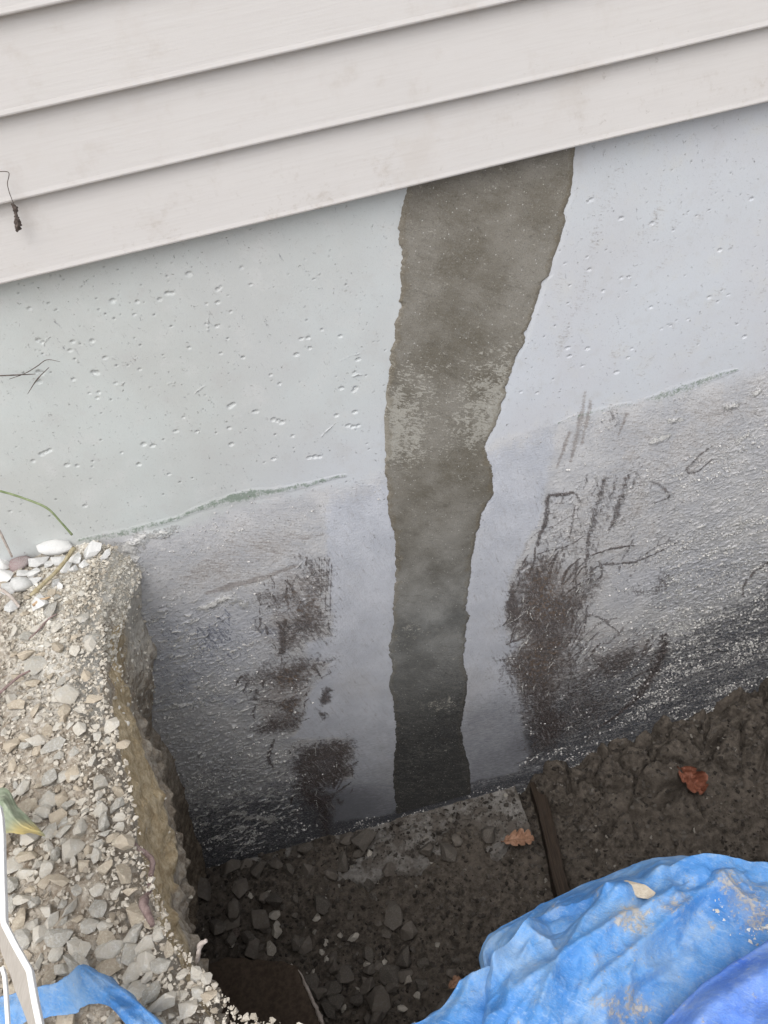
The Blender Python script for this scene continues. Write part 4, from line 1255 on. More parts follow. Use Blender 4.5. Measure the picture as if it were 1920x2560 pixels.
for _ in range(24000):
    y = -random.random() * 1.35
    ex = float(np.interp(-y, -edge_pts[:11, 1], edge_pts[:11, 0]))
    x = ex - abs(random.gauss(0, .19)) if random.random() < .5 else ex - random.random() * .48
    r = .0009 + random.random() ** 3.2 * .0058
    pts.append((x, y, float(0)))
    rad.append(r)
pts = np.array(pts)
pts[:, 2] = bank_top(pts[:, 0], pts[:, 1]) + np.array(rad) * .35
keep = np.array([not any((p[0] - a) ** 2 + (p[1] - b) ** 2 < (c * .8) ** 2 for a, b, c in placed) for p in pts])
gm = link('gravel', scatter_mesh('gravel', pts[keep], np.array(rad)[keep], 8, 3), mat_gravel(), bank)
tag(gm, kind='stuff')
# crumbs clinging to the cut face and to the wall beside it
bme = bank.data
vco = np.zeros(len(bme.vertices) * 3, np.float32)
bme.vertices.foreach_get('co', vco)
vco = vco.reshape(-1, 3)
mka = np.zeros(len(bme.vertices) * 4, np.float32)
bme.attributes['marks_a'].data.foreach_get('color', mka)
mka = mka.reshape(-1, 4)
sel = np.where((vco[:, 0] < -.1) & (vco[:, 1] > -1.15) & (vco[:, 1] < YW) & (vco[:, 2] > -1.25) & ((mka[:, 0] > .5) | (mka[:, 1] > .55)))[0]
wgt = np.where(vco[sel, 1] > -.25, 3.0, .25) * np.where(vco[sel, 2] < -.75, .35, 1.0)
sel = sel[((vco[sel, 2] > -.74) & (vco[sel, 1] > -.45)) | (rng.random(len(sel)) < .05)]
wgt = np.where(vco[sel, 1] > -.30, 3.0, .2)
sel = rng.choice(sel, 9000, p=wgt / wgt.sum())
cr = .0007 + rng.random(9000) ** 4 * .0062
tag(link('soil_crumbs', scatter_mesh('soil_crumbs', vco[sel] + rng.normal(0, .0015, (9000, 3)), cr, 8, 5), mat_crumb(), bank), kind='stuff')

def mat_mortar():
    t = NT('mortar_crumbs')
    v = t.n.new('ShaderNodeNewGeometry').outputs['Random Per Island']
    c = t.mix(v, (0.30, 0.295, 0.29), (0.62, 0.605, 0.58))
    return t.done(c, .95, None, .1)
mc = link('mortar_crumbs', scatter_mesh('mortar_crumbs', CRUMB['p'], CRUMB['r'], 10, 15), mat_mortar(), wall)
mc.location = -HO * 0
tag(mc, kind='stuff')
# trench floor stones
ZB = Zm(420, 1960, .3978)
def pit_at(px, py, size, aspect=None, mats=None, ang=None, zoff=.2):
    p = at([(px, py)], 'z', -2.075)[0]
    dist = float((p - CAM) @ _d)
    L = size * dist / FPX
    a = aspect or random.uniform(.6, .95)
    h = L * random.uniform(.5, .8)
    base = float(floor_h(p[0], p[1]))
    if -.155 < p[1] and p[0] < .33:
        base = max(base, -2.05)
    return put_stone(mats or ST_MUD, p[0], p[1], base + h * zoff, L, L * a, h, ang, .5, trench)
for q in ZB([(1000, 780, 55), (945, 865, 60), (1165, 955, 85), (1080, 945, 50), (985, 985, 55), (960, 1040, 50), (990, 1090, 55), (1350, 1090, 55), (905, 1165, 50), (1490, 1210, 85), (1180, 1255, 55), (1240, 1100, 55), (1465, 1400, 80), (1560, 1310, 55), (650, 1035, 105), (700, 930, 130), (415, 1030, 65), (560, 770, 45), (1280, 460, 60), (1090, 1380, 55), (775, 1138, 30), (690, 860, 90)]):
    pit_at(q[0], q[1], q[2] * .3978, None, ST_CHIP)
for q in ZB([(540, 1045, 150), (520, 995, 110), (460, 870, 120), (600, 900, 120), (500, 730, 110), (270, 740, 120), (350, 960, 110), (820, 1010, 90), (860, 1020, 90), (640, 790, 100), (700, 800, 110), (420, 1010, 90), (1320, 1370, 170), (1180, 1340, 90), (1240, 1250, 110), (1030, 1270, 120), (950, 1290, 110), (1100, 1180, 120), (1480, 1080, 130), (1400, 1260, 90), (1040, 1150, 100), (1580, 1230, 90), (900, 1240, 100), (1240, 390, 150), (1140, 380, 90), (880, 450, 110), (1210, 470, 90), (1050, 620, 90), (800, 620, 90), (1270, 650, 90), (700, 560, 90), (600, 600, 110), (1420, 830, 160), (1300, 1470, 120), (1000, 1400, 120)]):
    pit_at(q[0], q[1], q[2] * .3978 * 1.3, zoff=.3)
for _ in range(75):
    px, py = random.uniform(560, 1240), random.uniform(2090, 2570)
    pit_at(px, py, 14 + random.random() ** 2 * 55)
pts, rad = [], []
for _ in range(13000):
    x, y = random.uniform(-.8, 1.4), random.uniform(-.62, 0.0)
    pts.append((x, y, 0))
    rad.append(.0012 + random.random() ** 3 * .0095)
pts = np.array(pts, float)
pts[:, 2] = floor_h(pts[:, 0], pts[:, 1])
onf = (pts[:, 1] > -.14) & (pts[:, 0] < .33)
pts[onf, 2] = np.maximum(pts[onf, 2], -2.045)
pts[:, 2] += np.array(rad) * .3
tag(link('gravel', scatter_mesh('dark_gravel', pts, rad, 8, 9), mat_gravel_dark(), trench), kind='stuff')
# ------------------------------------------------------------------ things in the trench
def plank():
    a, b = at([(1322, 1950)], 'z', -2.04)[0], at([(1392, 2235)], 'z', -2.04)[0]
    a[1] = min(a[1], -.005)
    bm = bmesh.new()
    L = float(np.linalg.norm(b[:2] - a[:2])) + .15
    box_bm(bm, (-.020, -L, -.10), (.020, 0, .0), .003)
    bmesh.ops.subdivide_edges(bm, edges=[e for e in bm.edges if e.calc_length() > .1], cuts=14)
    for v in bm.verts:
        v.co.x += (vn2(np.array([v.co.y * 9]), np.array([0.]), 2)[0] - .5) * .012
        v.co.z += (vn2(np.array([v.co.y * 12]), np.array([4. + v.co.x * 30]), 2)[0] - .5) * .012
    o = link('form_board', bm_mesh('form_board', bm), M['plank'])
    o.location = (a[0] + .018, a[1], -2.022)
    o.rotation_euler = (0, .05, math.atan2(b[0] - a[0], -(b[1] - a[1])))
    tag(o, 'dark wet form board on edge in the dirt, butting the wall base', 'board')
plank()

def slab():
    out = Zm(420, 1960, .3978)([(380, 1090), (560, 1105), (770, 1130), (830, 1180), (870, 1270), (915, 1370), (965, 1480), (985, 1560), (400, 1620), (240, 1350), (200, 1150)])
    P = at(out, 'z', -2.055)
    P = resample(np.vstack([P, P[:1]]), 120)[:-1]
    c = P.mean(0)
    n = len(P)
    nz_ = (np.array([vn2(np.array([k * .35]), np.array([1.]), 6)[0] for k in range(n)]) - .5) * .012
    rings = [1.0, .97, .8, .55, .3]
    co, q = [], []
    for ri, s in enumerate(rings):
        for k in range(n):
            p = c + (P[k] - c) * s
            p = p + (P[k] - c) / np.linalg.norm(P[k] - c) * nz_[k] * s
            z = -2.048 + (vn2(np.array([p[0] * 14]), np.array([p[1] * 14]), 9)[0] - .5) * .014 - (.006 if ri == 0 else 0)
            co.append((p[0], p[1], z))
    for ri in range(len(rings) - 1):
        for k in range(n):
            q.append((ri * n + k, ri * n + (k + 1) % n, (ri + 1) * n + (k + 1) % n, (ri + 1) * n + k))
    base = len(co)
    for k in range(n):
        co.append((co[k][0], co[k][1], -2.14))
    q += [(base + k, base + (k + 1) % n, (k + 1) % n, k) for k in range(n)]
    m = len(co)
    co.append((c[0], c[1], -2.048))
    l = (len(rings) - 1) * n
    t = [(l + k, l + (k + 1) % n, m) for k in range(n)]
    me = mesh_np('slab', np.array(co), q, t)
    bm = bmesh.new()
    bm.from_mesh(me)
    bmesh.ops.recalc_face_normals(bm, faces=bm.faces)
    bm.to_mesh(me)
    bm.free()
    o = link('slab', me, M['slab'])
    R_ = at(Zm(420, 1960, .3978)([(772, 1135), (830, 1185), (870, 1275), (915, 1372), (962, 1480), (980, 1560)]), 'z', -2.048)
    link('lit_edge', tube_mesh('lit_edge', R_, [.003, .002, .006, .005, .007, .004], 7, 6, .8), M['rootw'], o)  # added pale tube, painting the light caught along the slab's right edge
    tag(o, 'flat brown dirt-coated slab lying in the trench corner beneath the gravel bank', 'slab')
slab()

def tubes(name, px, plane, val, radii, mat, label, cat, dz=None, group=None, sides=7, wob=.3):
    P = at([p[:2] for p in px], plane, val)
    if dz is not None:
        P = P + np.array([[0, d[0], d[1]] for d in dz])
    o = link(name, tube_mesh(name, P, radii, sides, 6, wob), mat)
    return tag(o, label, cat, group)

tubes('stick', ZB([(400, 590), (455, 602), (515, 615)]), 'z', -2.02, [.004, .005, .004], M['rootw'], 'short pale stick lying at the left foot of the wall', 'stick')
tubes('root', ZB([(275, 610), (310, 690), (355, 780), (395, 870), (440, 960)]), 'z', -2.03, [.010, .016, .020, .017, .008], M['mud'] and M['dry'], 'thick dark root among rocks below the left end of the wall', 'root', wob=.5)

# leaves -----------------------------------------------------------------
def leaf_obj(name, L, Wd, lobes, curl, mat, label, loc, rot, tipf=None, crumple=.0):
    nu, nv = 110, 17
    u = np.linspace(0, 1, nu)
    if lobes:
        w = np.sin(np.pi * np.clip(u, .02, 1) ** 1.15) ** .6 * (.70 + .30 * np.abs(np.sin(np.pi * (lobes + .5) * u)) ** .8 - .12 * (np.abs(np.sin(np.pi * (lobes + .5) * u)) < .35))
        w = np.where(u < .10, .05, w)
    else:
        w = np.sin(np.pi * u ** .75) ** .85
    v = np.linspace(-1, 1, nv)
    U_, V_ = np.meshgrid(u, v, indexing='ij')
    X = U_ * L + (L * .13 * np.abs(V_) * w[:, None] if lobes else 0)
    Y = V_ * w[:, None] * Wd / 2
    Z = curl * (np.abs(V_) ** 1.5) * w[:, None] * Wd * .5 + np.sin(U_ * 3.0) * L * .08 + (fbm2(U_ * 5, V_ * 2.5 + 5, 33, 3) - .5) * crumple
    mid = np.exp(-(V_ * w[:, None] / .05) ** 2)
    side = np.exp(-((np.mod(U_ * 7 - np.abs(V_) * .9, 1) - .5) / .10) ** 2) * .6
    q = grid_quads(nu, nv)
    co = np.stack([X, Y, Z], -1).reshape(-1, 3)
    n0 = len(co)
    co2 = co + np.array([0, 0, -.0007])
    allq = np.vstack([q, q[:, ::-1] + n0])
    me = mesh_np(name, np.vstack([co, co2]), allq)
    tip = np.zeros_like(U_) if tipf is None else tipf(U_, V_)
    a = np.stack([np.clip(mid + side, 0, 1), tip, U_ * 0, U_ * 0], -1).reshape(-1, 4)
    set_attr(me, 'marks_a', np.vstack([a, a]))
    o = link(name, me, mat)
    o.location = loc
    o.rotation_euler = rot
    return tag(o, label, 'leaf', 'fallen oak leaves in the trench')
p = at(Zm(1000, 1960, .5546)([(455, 262)]), 'z', -2.02)[0]
leaf_obj('oak_leaf', .105, .058, 4.0, .45, M['oak'], 'light brown lobed oak leaf lying on the concrete footing left of the form board', p, (.1, -.05, -.22), None, .030)
p = at(Z5([(1120, 745)]), 'z', -1.93)[0]
leaf_obj('oak_leaf', .105, .080, 2.0, .75, M['rust'], 'rust red crumpled leaf on the dirt right of the form board', p + np.array([0, -.01, .03]), (.25, .35, -1.05), None, .06)
p = at(Zm(1000, 1960, .5546)([(215, 925)]), 'z', -2.06)[0]
leaf_obj('oak_leaf', .05, .03, 2.0, .3, M['oak'], 'small brown leaf scrap at the trench bottom beside the left tarp fold', p, (.2, .2, .5), None, .01)

# leaf with yellow tip by the white plastic
def hosta():
    top = at(Zm(0, 1960, .2714)([(-120, 60), (60, 40), (150, 190), (250, 290), (340, 390), (410, 462)]), 'z', GZ + .055)
    mid = at(Zm(0, 1960, .2714)([(-120, 250), (20, 170), (110, 290), (180, 370), (300, 425), (412, 466)]), 'z', GZ + .075)
    bot = at(Zm(0, 1960, .2714)([(-120, 480), (20, 455), (110, 440), (150, 445), (280, 448), (408, 470)]), 'z', GZ + .035)
    n = 40
    T, Mi, B = (resample(catmull(k, 8), n) for k in (top, mid, bot))
    rows = []
    for v in np.linspace(0, 1, 22):
        w0, w1, w2 = (1 - v) * (1 - 2 * v) if v < .5 else 0, 0, 0
        if v < .5:
            r = T * (1 - 2 * v) + Mi * (2 * v)
        else:
            r = Mi * (2 - 2 * v) + B * (2 * v - 1)
        r = r.copy()
        r[:, 2] += (fbm2(np.linspace(0, 4, n), np.full(n, v * 5), 51, 3) - .5) * .016
        rows.append(r)
    co = np.stack(rows)
    nr, nc = co.shape[:2]
    q = grid_quads(nr, nc)
    f = co.reshape(-1, 3)
    me = mesh_np('fading_leaf', np.vstack([f, f - np.array([0, 0, .0009])]), np.vstack([q, q[:, ::-1] + len(f)]))
    uu = np.tile(np.linspace(0, 1, nc), (nr, 1))
    vv = np.tile(np.linspace(0, 1, nr)[:, None], (1, nc))
    tip = sstep(.45, .75, uu + (vv - .5) * .5) * sstep(1.05, .85, uu)
    vein = np.exp(-((np.mod(vv * 7 + uu * .6, 1) - .5) / .14) ** 2) * .55
    a = np.stack([vein, tip, vein * 0, vein * 0], -1).reshape(-1, 4)
    set_attr(me, 'marks_a', np.vstack([a, a]))
    tag(link('leaf', me, M['hosta']), 'wilting green leaf with a yellow tip on the gravel beside the white plastic edging', 'leaf')
hosta()

# ------------------------------------------------------------------ stems, roots and twigs
tubes('stem', [(-40, 1222), (5, 1229), (60, 1246), (117, 1270), (150, 1303), (180, 1337)], 'y', -.035, [.0022, .0024, .0024, .0026, .0022, .0028], M['green'], 'thin green stem leaning on the concrete above the gravel', 'stem', wob=.1)
tubes('stem', A2([(730, 40), (640, 170), (540, 290), (430, 390), (360, 460), (300, 510)]), 'z', GZ + .030, [.0055, .0045, .0042, .0046, .0058, .0030], M['straw'], 'straw coloured broken stem lying across the pale stones by the wall', 'stem', wob=.25)
tubes('stem', A2([(-40, 430), (30, 460), (120, 530), (190, 620)]), 'z', GZ + .028, [.0032, .0036, .0036, .0030], M['rootw'], 'pale bare twig beside the straw stem at the left edge', 'stem')
tubes('splinter', A2([(320, 605), (400, 560), (500, 520)]), 'z', GZ + .026, [.0030, .0048, .0012], M['wood'], 'orange brown wood splinter on the gravel under the straw stem', 'splinter', sides=5)
tubes('stem', [(-30, 1290), (-5, 1322), (12, 1355), (30, 1392)], 'y', -.02, [.0026, .0028, .0028, .0024], M['rootw'], 'whitish stem against the concrete at the far left', 'stem', wob=.1)
tubes('grass_blade', Z2([(-40, 778), (90, 772), (230, 765)]), 'y', -.004, [.0011, .0014, .0006], M['dry'], 'flat dark dry grass blade on the concrete, the nearly level one', 'grass blade', group='dry grass blades on the concrete', wob=.1, sides=5)
tubes('grass_blade', Z2([(60, 798), (160, 762), (240, 715), (305, 673), (390, 685)]), 'y', -.006, [.0005, .0009, .0009, .0008, .0003], M['dry'], 'thin dry grass blade bent at its tip on the concrete', 'grass blade', group='dry grass blades on the concrete', wob=.1, sides=5)
tubes('grass_blade', Z2([(178, 895), (240, 800), (318, 722)]), 'y', -.007, [.0004, .0013, .0006], M['dry'], 'short dark grass blade slanting across the other two on the concrete', 'grass blade', group='dry grass blades on the concrete', wob=.1, sides=5)
tubes('root', A2([(560, 690), (480, 740), (390, 840), (290, 935)]), 'z', GZ + .024, [.0012, .0017, .0020, .0012], M['root'], 'thin forked rootlet on the gravel below the splinter', 'root')
tubes('root', A2([(300, 1250), (200, 1300), (100, 1380), (0, 1470), (-60, 1520)]), 'z', GZ + .022, [.0018, .0026, .0026, .0026, .0024], M['root'], 'pinkish root lying on the soil at the left edge', 'root')

def hang_root():
    px = A1([(820, 490), (850, 540), (920, 590), (958, 640), (945, 740), (935, 830), (900, 900), (930, 970), (960, 1040)])
    d = [.0, .015, .03, .035, .03, .02, .0, -.005, -.01]
    P = at([p[:2] for p in px], 'z', GZ - .02)
    P[:, 2] = [GZ - .02, GZ - .03, GZ - .045, GZ - .045, GZ - .04, GZ - .03, GZ - .0, GZ + .0, GZ - .005]
    P = np.array([at([q[:2]], 'z', z)[0] for q, z in zip(px, [-.625, -.63, -.64, -.645, -.64, -.63, -.605, -.60, -.60])])
    o = link('root', tube_mesh('root', P, [.0035, .0036, .0042, .0042, .0040, .0045, .0070, .0055, .0040], 8, 6, .3), M['root'])
    tag(o, 'grey pink root looping over the tan cut edge of the bank', 'root')
    px = Zm(200, 2160, .2893)([(1010, 850), (1025, 770), (1040, 700), (1092, 662)])
    P = np.array([at([q[:2]], 'z', z)[0] for q, z in zip(px, [-.64, -.62, -.61, -.60])])
    o = link('root', tube_mesh('root', P, [.0030, .0032, .0040, .0026], 7, 6, .4), M['rootw'])
    tag(o, 'whitish broken root sticking out over the trench from the gravel edge', 'root')
hang_root()

# dried plant curl hanging at the siding
def dried():
    Zs = Zm(0, 0, .3858)
    e = empty('dried_tendril', at([(25, 480)], 'y', -.03)[0], 'dry brown tendril with a shrivelled tip hanging in front of the siding at left', 'tendril')
    inv = Matrix.Translation(-Vector(e.location))
    P = at(Zs([(-60, 1120), (0, 1112), (52, 1115), (58, 1140), (48, 1190), (62, 1250), (88, 1320)]), 'y', -.032)
    o = link('stalk', tube_mesh('stalk', P, [.0007] * 7, 5, 5, .2), M['dry'], e)
    o.matrix_parent_inverse = inv
    P = at(Zs([(72, 1318), (98, 1345), (104, 1390), (112, 1430), (118, 1470), (108, 1500)]), 'y', -.032)
    o = link('shrivelled_tip', tube_mesh('shrivelled_tip', P, [.0012, .0040, .0026, .0042, .0050, .0018], 9, 7, .9), M['dry'], e)
    o.matrix_parent_inverse = inv
dried()

# ------------------------------------------------------------------ tarps
def tarp_mesh(name, hem, inner, zfun, ns, nt, skirt, dirt_fn, thick=.0012):
    def even(P):
        C = catmull(P, 10)
        k = np.linspace(0, len(C) - 1, ns)
        return np.stack([np.interp(k, np.arange(len(C)), C[:, j]) for j in range(3)], 1)
    Hm, In = even(hem), even(inner)
    tt = np.concatenate([np.linspace(0, .15, nt // 3, endpoint=False), np.linspace(.15, 1, nt - nt // 3)])
    co = Hm[None] * (1 - tt[:, None, None]) + In[None] * tt[:, None, None]
    D = np.linalg.norm(co - Hm[None], axis=-1)
    co[..., 2] = zfun(co[..., 0], co[..., 1], D, co[..., 2])
    # hanging skirt below the hem
    k = skirt
    tang = np.gradient(Hm, axis=0)
    nrm = np.stack([-tang[:, 1], tang[:, 0]], 1)
    nrm /= np.linalg.norm(nrm, axis=1)[:, None]
    sk = []
    for i, (dz, off) in enumerate(k):
        r = co[0].copy()
        wob = (vn2(np.arange(ns) * .06, np.full(ns, dz * 6), 15) - .5) * .5 * abs(dz)
        r[:, :2] += nrm * (off + wob)[:, None]
        r[:, 2] += dz
        sk.append(r)
    full = np.concatenate([np.stack(sk[::-1]), co]) if sk else co
    nr, nc = full.shape[:2]
    dirt = np.zeros((nr, nc))
    dirt[len(sk):] = dirt_fn(co[..., 0], co[..., 1])
    me = mesh_np(name, full, grid_quads(nr, nc))
    set_attr(me, 'marks_a', np.stack([dirt, dirt * 0, dirt * 0, dirt * 0], -1).reshape(-1, 4))
    return me

ZT = Zm(1000, 1960, .5546)
def seg_dist(x, y, a, b):
    ab = b - a
    t = np.clip(((x - a[0]) * ab[0] + (y - a[1]) * ab[1]) / (ab @ ab + 1e-9), 0, 1)
    return np.hypot(x - a[0] - t * ab[0], y - a[1] - t * ab[1])
def pl_dist(x, y, P):
    d = np.full(np.shape(x), 9.0)
    for k in range(len(P) - 1):
        d = np.minimum(d, seg_dist(x, y, P[k][:2], P[k + 1][:2]))
    return d

def main_tarp():
    TZ = -.60
    hp = [(760, 2640), (850, 2566), (985, 2555), (1040, 2548), (1110, 2500), (1180, 2462), (1204, 2420), (1200, 2360), (1230, 2318), (1311, 2271), (1405, 2221), (1516, 2174), (1632, 2132), (1721, 2127), (1787, 2137), (1854, 2160), (1960, 2195), (2150, 2260), (2400, 2330)]
    hem = np.vstack([at(hp[:5], 'z', -.600), at(hp[5:], 'z', -.67)])
    inner = np.array([(-.16, -1.58, 0), (-.06, -1.60, 0), (-.02, -1.60, 0), (0.0, -1.61, 0), (.03, -1.62, 0), (.06, -1.62, 0), (.09, -1.62, 0), (.12, -1.62, 0), (.16, -1.62, 0), (.22, -1.62, 0), (.30, -1.62, 0), (.38, -1.62, 0), (.46, -1.62, 0), (.54, -1.62, 0), (.62, -1.62, 0), (.70, -1.62, 0), (.80, -1.62, 0), (.95, -1.62, 0), (1.2, -1.62, 0)])
    g_ = lambda pts: at(ZT(pts), 'z', TZ)
    ridges = [(g_([(930, 520), (850, 640), (780, 770), (725, 860), (680, 980), (640, 1090)]), .030, .030),
              (g_([(560, 640), (500, 720), (440, 860), (400, 1000), (380, 1100)]), .022, .028),
              (g_([(600, 720), (680, 760), (725, 850)]), .014, .016),
              (g_([(1180, 400), (1000, 480), (930, 520)]), .008, .020),
              (g_([(1180, 400), (1300, 375), (1420, 360), (1520, 420), (1659, 560)]), .007, .022),
              (g_([(1210, 480), (1240, 560), (1350, 520), (1310, 560), (1250, 640)]), .010, .012),
              (g_([(1440, 460), (1530, 560), (1659, 620)]), .016, .018),
              (g_([(560, 650), (700, 565), (900, 520)]), .012, .018),
              (g_([(900, 960), (1050, 900), (1250, 860)]), .010, .022),
              (g_([(390, 780), (420, 840), (400, 900)]), .016, .010)]
    valleys = [(g_([(860, 560), (760, 640), (715, 740), (715, 840)]), .026, .022),
               (g_([(640, 610), (560, 620), (460, 720)]), .012, .016),
               (g_([(410, 700), (400, 760), (370, 810)]), .020, .010),
               (g_([(330, 930), (350, 1000), (340, 1090)]), .022, .012),
               (g_([(1659, 690), (1480, 800), (1340, 900), (1180, 1080)]), .030, .030),
               (g_([(1090, 440), (1080, 560), (1060, 640)]), .006, .012)]
    def zf(x, y, D, z0):
        z = -.67 + .075 * sstep(0, .17, D) + .03 * sstep(.12, .5, D)
        z = z - .018 * sstep(.02, 0, D)
        fade = sstep(.0, .05, D)
        far = .25 + .75 * sstep(.01, .10, D)
        for P, h, w in ridges:
            d = pl_dist(x, y, P)
            z = z + 1.55 * h * np.exp(-np.abs(d / w) ** 1.1) * (.10 + .90 * fade * far)
        for P, h, w in valleys:
            d = pl_dist(x, y, P)
            z = z - 1.5 * h * np.exp(-np.abs(d / w) ** 1.6) * fade
        z = z + (fbm2(x * 7 + y * 4, y * 11 - x * 6, 120, 2) - .5) * .030 * fade
        def crease(u, v, seed, oc=3):
            return np.clip(1 - np.abs(fbm2(u, v, seed, oc, .45) * 2 - 1) * 1.5, 0, 1) ** 1.7
        ax, ay = x + y * .75, y - x * .75                     # along and across the main pull
        z = z + (crease(ax * 1.8, ay * 10, 125, 2) - .25) * .034 * fade * far
        z = z + (crease(ax * 3.2 + 4, (ay + ax * .35) * 24, 131, 2) - .25) * .012 * fade * far
        z = z + (crease(x * 34 - y * 12, y * 22 + x * 9, 127, 2) - .25) * .0045 * fade * far
        z = z + (crease(ax * 12, ay * 50, 135, 2) - .25) * .0036
        return np.where((D > .09) | (y < -1.10), np.maximum(z, bank_top(x, y) + .014 + .010 * sstep(0, .03, D)), z)
    spots = [(g_([(1010, 690)])[0], .022, 1.0), (g_([(1060, 650)])[0], .020, .9), (g_([(1040, 720)])[0], .018, .8), (g_([(1190, 615)])[0], .014, 1.0), (g_([(1220, 600)])[0], .010, .9), (g_([(1530, 560)])[0], .022, 1.0), (g_([(1480, 490)])[0], .016, 1.0), (g_([(1600, 610)])[0], .025, .9), (g_([(1560, 590)])[0], .02, .9),
             (g_([(890, 870)])[0], .014, .75), (g_([(1080, 1040)])[0], .020, .8), (g_([(970, 1070)])[0], .026, .7), (g_([(1140, 375)])[0], .008, .8), (g_([(690, 540)])[0], .012, .6), (g_([(1410, 670)])[0], .008, .7), (g_([(1000, 780)])[0], .03, .5), (g_([(590, 640)])[0], .012, .5), (g_([(880, 490)])[0], .01, .6), (g_([(780, 780)])[0], .015, .5), (g_([(1280, 570)])[0], .012, .7)]
    def dirt(x, y):
        d = np.full(x.shape, .06)
        for c, r, v in spots:
            d = np.maximum(d, .82 * v * np.exp(-np.hypot(x - c[0], y - c[1]) / (r * 1.0)))
        return d
    me = tarp_mesh('tarp', hem, inner, zf, 760, 330, [(-.012, .004), (-.03, -.002), (-.10, -.02), (-.25, -.05), (-.45, -.06)], dirt)
    o = link('tarp', me, M['tarp'])
    tag(o, 'large wrinkled dirty blue tarp heaped along the near edge of the trench', 'tarp', 'blue tarps around the trench')
    # things lying on the tarp
    for pts, L, a, lab in (([(1065, 480)], 150, .55, 'single pale mud lump on the crest of the blue tarp'),):
        p = at(ZT(pts), 'z', -.575)[0]
        dist = float((p - CAM) @ _d)
        l = L * .5546 * dist / FPX
        c = stone_mesh('mud_lump', 78)
        c.materials.append(M['tan'])
        so = put_stone([c], p[0], p[1], -.572, l * 1.15, l * a * 1.1, l * .35, -.6, .1, None, 'mud_lump')
        tag(so, lab, 'mud lump')
    ps, rs = [], []
    for c0, sx, n in ((g_([(1500, 500)])[0], .010, 120), (g_([(1545, 560)])[0], .014, 220), (g_([(1610, 600)])[0], .014, 160), (g_([(1070, 485)])[0], .006, 60), (g_([(1190, 610)])[0], .010, 50), (g_([(1235, 500)])[0], .006, 30)):
        for _ in range(n):
            ps.append((c0[0] + random.gauss(0, sx), c0[1] + random.gauss(0, sx)))
            rs.append(.0008 + random.random() ** 2 * .0032)
    ps = np.array(ps)
    hl = resample(catmull(hem, 10), 400)
    Dd = np.min(np.hypot(ps[:, None, 0] - hl[None, :, 0], ps[:, None, 1] - hl[None, :, 1]), 1)
    zz = zf(ps[:, 0], ps[:, 1], Dd, 0)
    tag(link('dried_mud', scatter_mesh('dried_mud', np.column_stack([ps, zz + .001]), rs, 6, 21), mat_crumb()), 'pale crumbs of dried mud on the blue tarp', 'mud', kind='stuff')
    return o
main_tarp()

def violet():
    hem = at([(1600, 2640), (1660, 2562), (1743, 2478), (1821, 2421), (1925, 2355), (2050, 2290), (2250, 2220)], 'z', -.545)
    inner = np.array([(.14, -1.62, 0), (.2, -1.62, 0), (.3, -1.62, 0), (.4, -1.62, 0), (.5, -1.62, 0), (.65, -1.62, 0), (.9, -1.62, 0)])
    def zf(x, y, D, z0):
        z = -.545 + .035 * sstep(0, .05, D) + .05 * sstep(.05, .3, D)
        z = z + (fbm2(x * 12 + y * 10, y * 10 - x * 8, 140, 4) - .5) * .028 * sstep(0, .04, D)
        rid = 1 - np.abs(fbm2(x * 26 - y * 22, y * 10 + x * 8, 143, 3) * 2 - 1)
        return z + (rid - .7) * .010 * sstep(0, .03, D)
    me = tarp_mesh('tarp', hem, inner, zf, 220, 110, [(-.010, .002), (-.03, -.012), (-.05, -.04)], lambda x, y: np.full(x.shape, .12))
    o = link('tarp', me, M['tarp_v'])
    tag(o, 'violet blue tarp fold overlapping the larger tarp in the lower right corner', 'tarp', 'blue tarps around the trench')
    o.modifiers.new('thickness', 'SOLIDIFY').thickness = .0015
violet()

def left_tarp():
    top = at(A1([(-60, 1500), (30, 1495), (250, 1450), (400, 1408), (565, 1368), (640, 1402), (750, 1455), (850, 1525), (960, 1620), (1080, 1740)]), 'z', GZ + .055)
    bot = at(A1([(-60, 1760), (100, 1745), (270, 1640), (420, 1600), (600, 1590), (690, 1590), (745, 1605), (800, 1650), (850, 1710), (930, 1800)]), 'z', GZ + .03)
    crease = at(A1([(565, 1370), (640, 1450), (740, 1560), (830, 1660), (880, 1740)]), 'z', GZ + .05)
    val = at(A1([(260, 1560), (440, 1560), (430, 1600), (300, 1610)]), 'z', GZ + .05)
    rid1 = at(A1([(250, 1500), (420, 1500), (560, 1480)]), 'z', GZ + .05)
    def zf(x, y, D, z0):
        z = z0 + .012 * sstep(0, .03, D)
        z = z + .024 * np.exp(-np.abs(pl_dist(x, y, crease) / .016) ** 1.3) - .022 * np.exp(-(pl_dist(x, y, val) / .016) ** 2)
        z = z + .012 * np.exp(-(pl_dist(x, y, rid1) / .03) ** 2)
        z = z + (fbm2(x * 20, y * 20, 150, 4) - .5) * .020
        rid = 1 - np.abs(fbm2(x * 40 + y * 22, y * 22 - x * 12, 153, 3) * 2 - 1)
        return z + (rid - .7) * .008
    me = tarp_mesh('tarp', top, bot, zf, 260, 90, [(-.010, .003), (-.03, .004), (-.05, -.006)], lambda x, y: np.full(x.shape, .10))
    o = link('tarp', me, M['tarp'])
    tag(o, 'small crumpled blue tarp corner lying on the gravel at lower left', 'tarp', 'blue tarps around the trench')
    o.modifiers.new('thickness', 'SOLIDIFY').thickness = .0015
left_tarp()

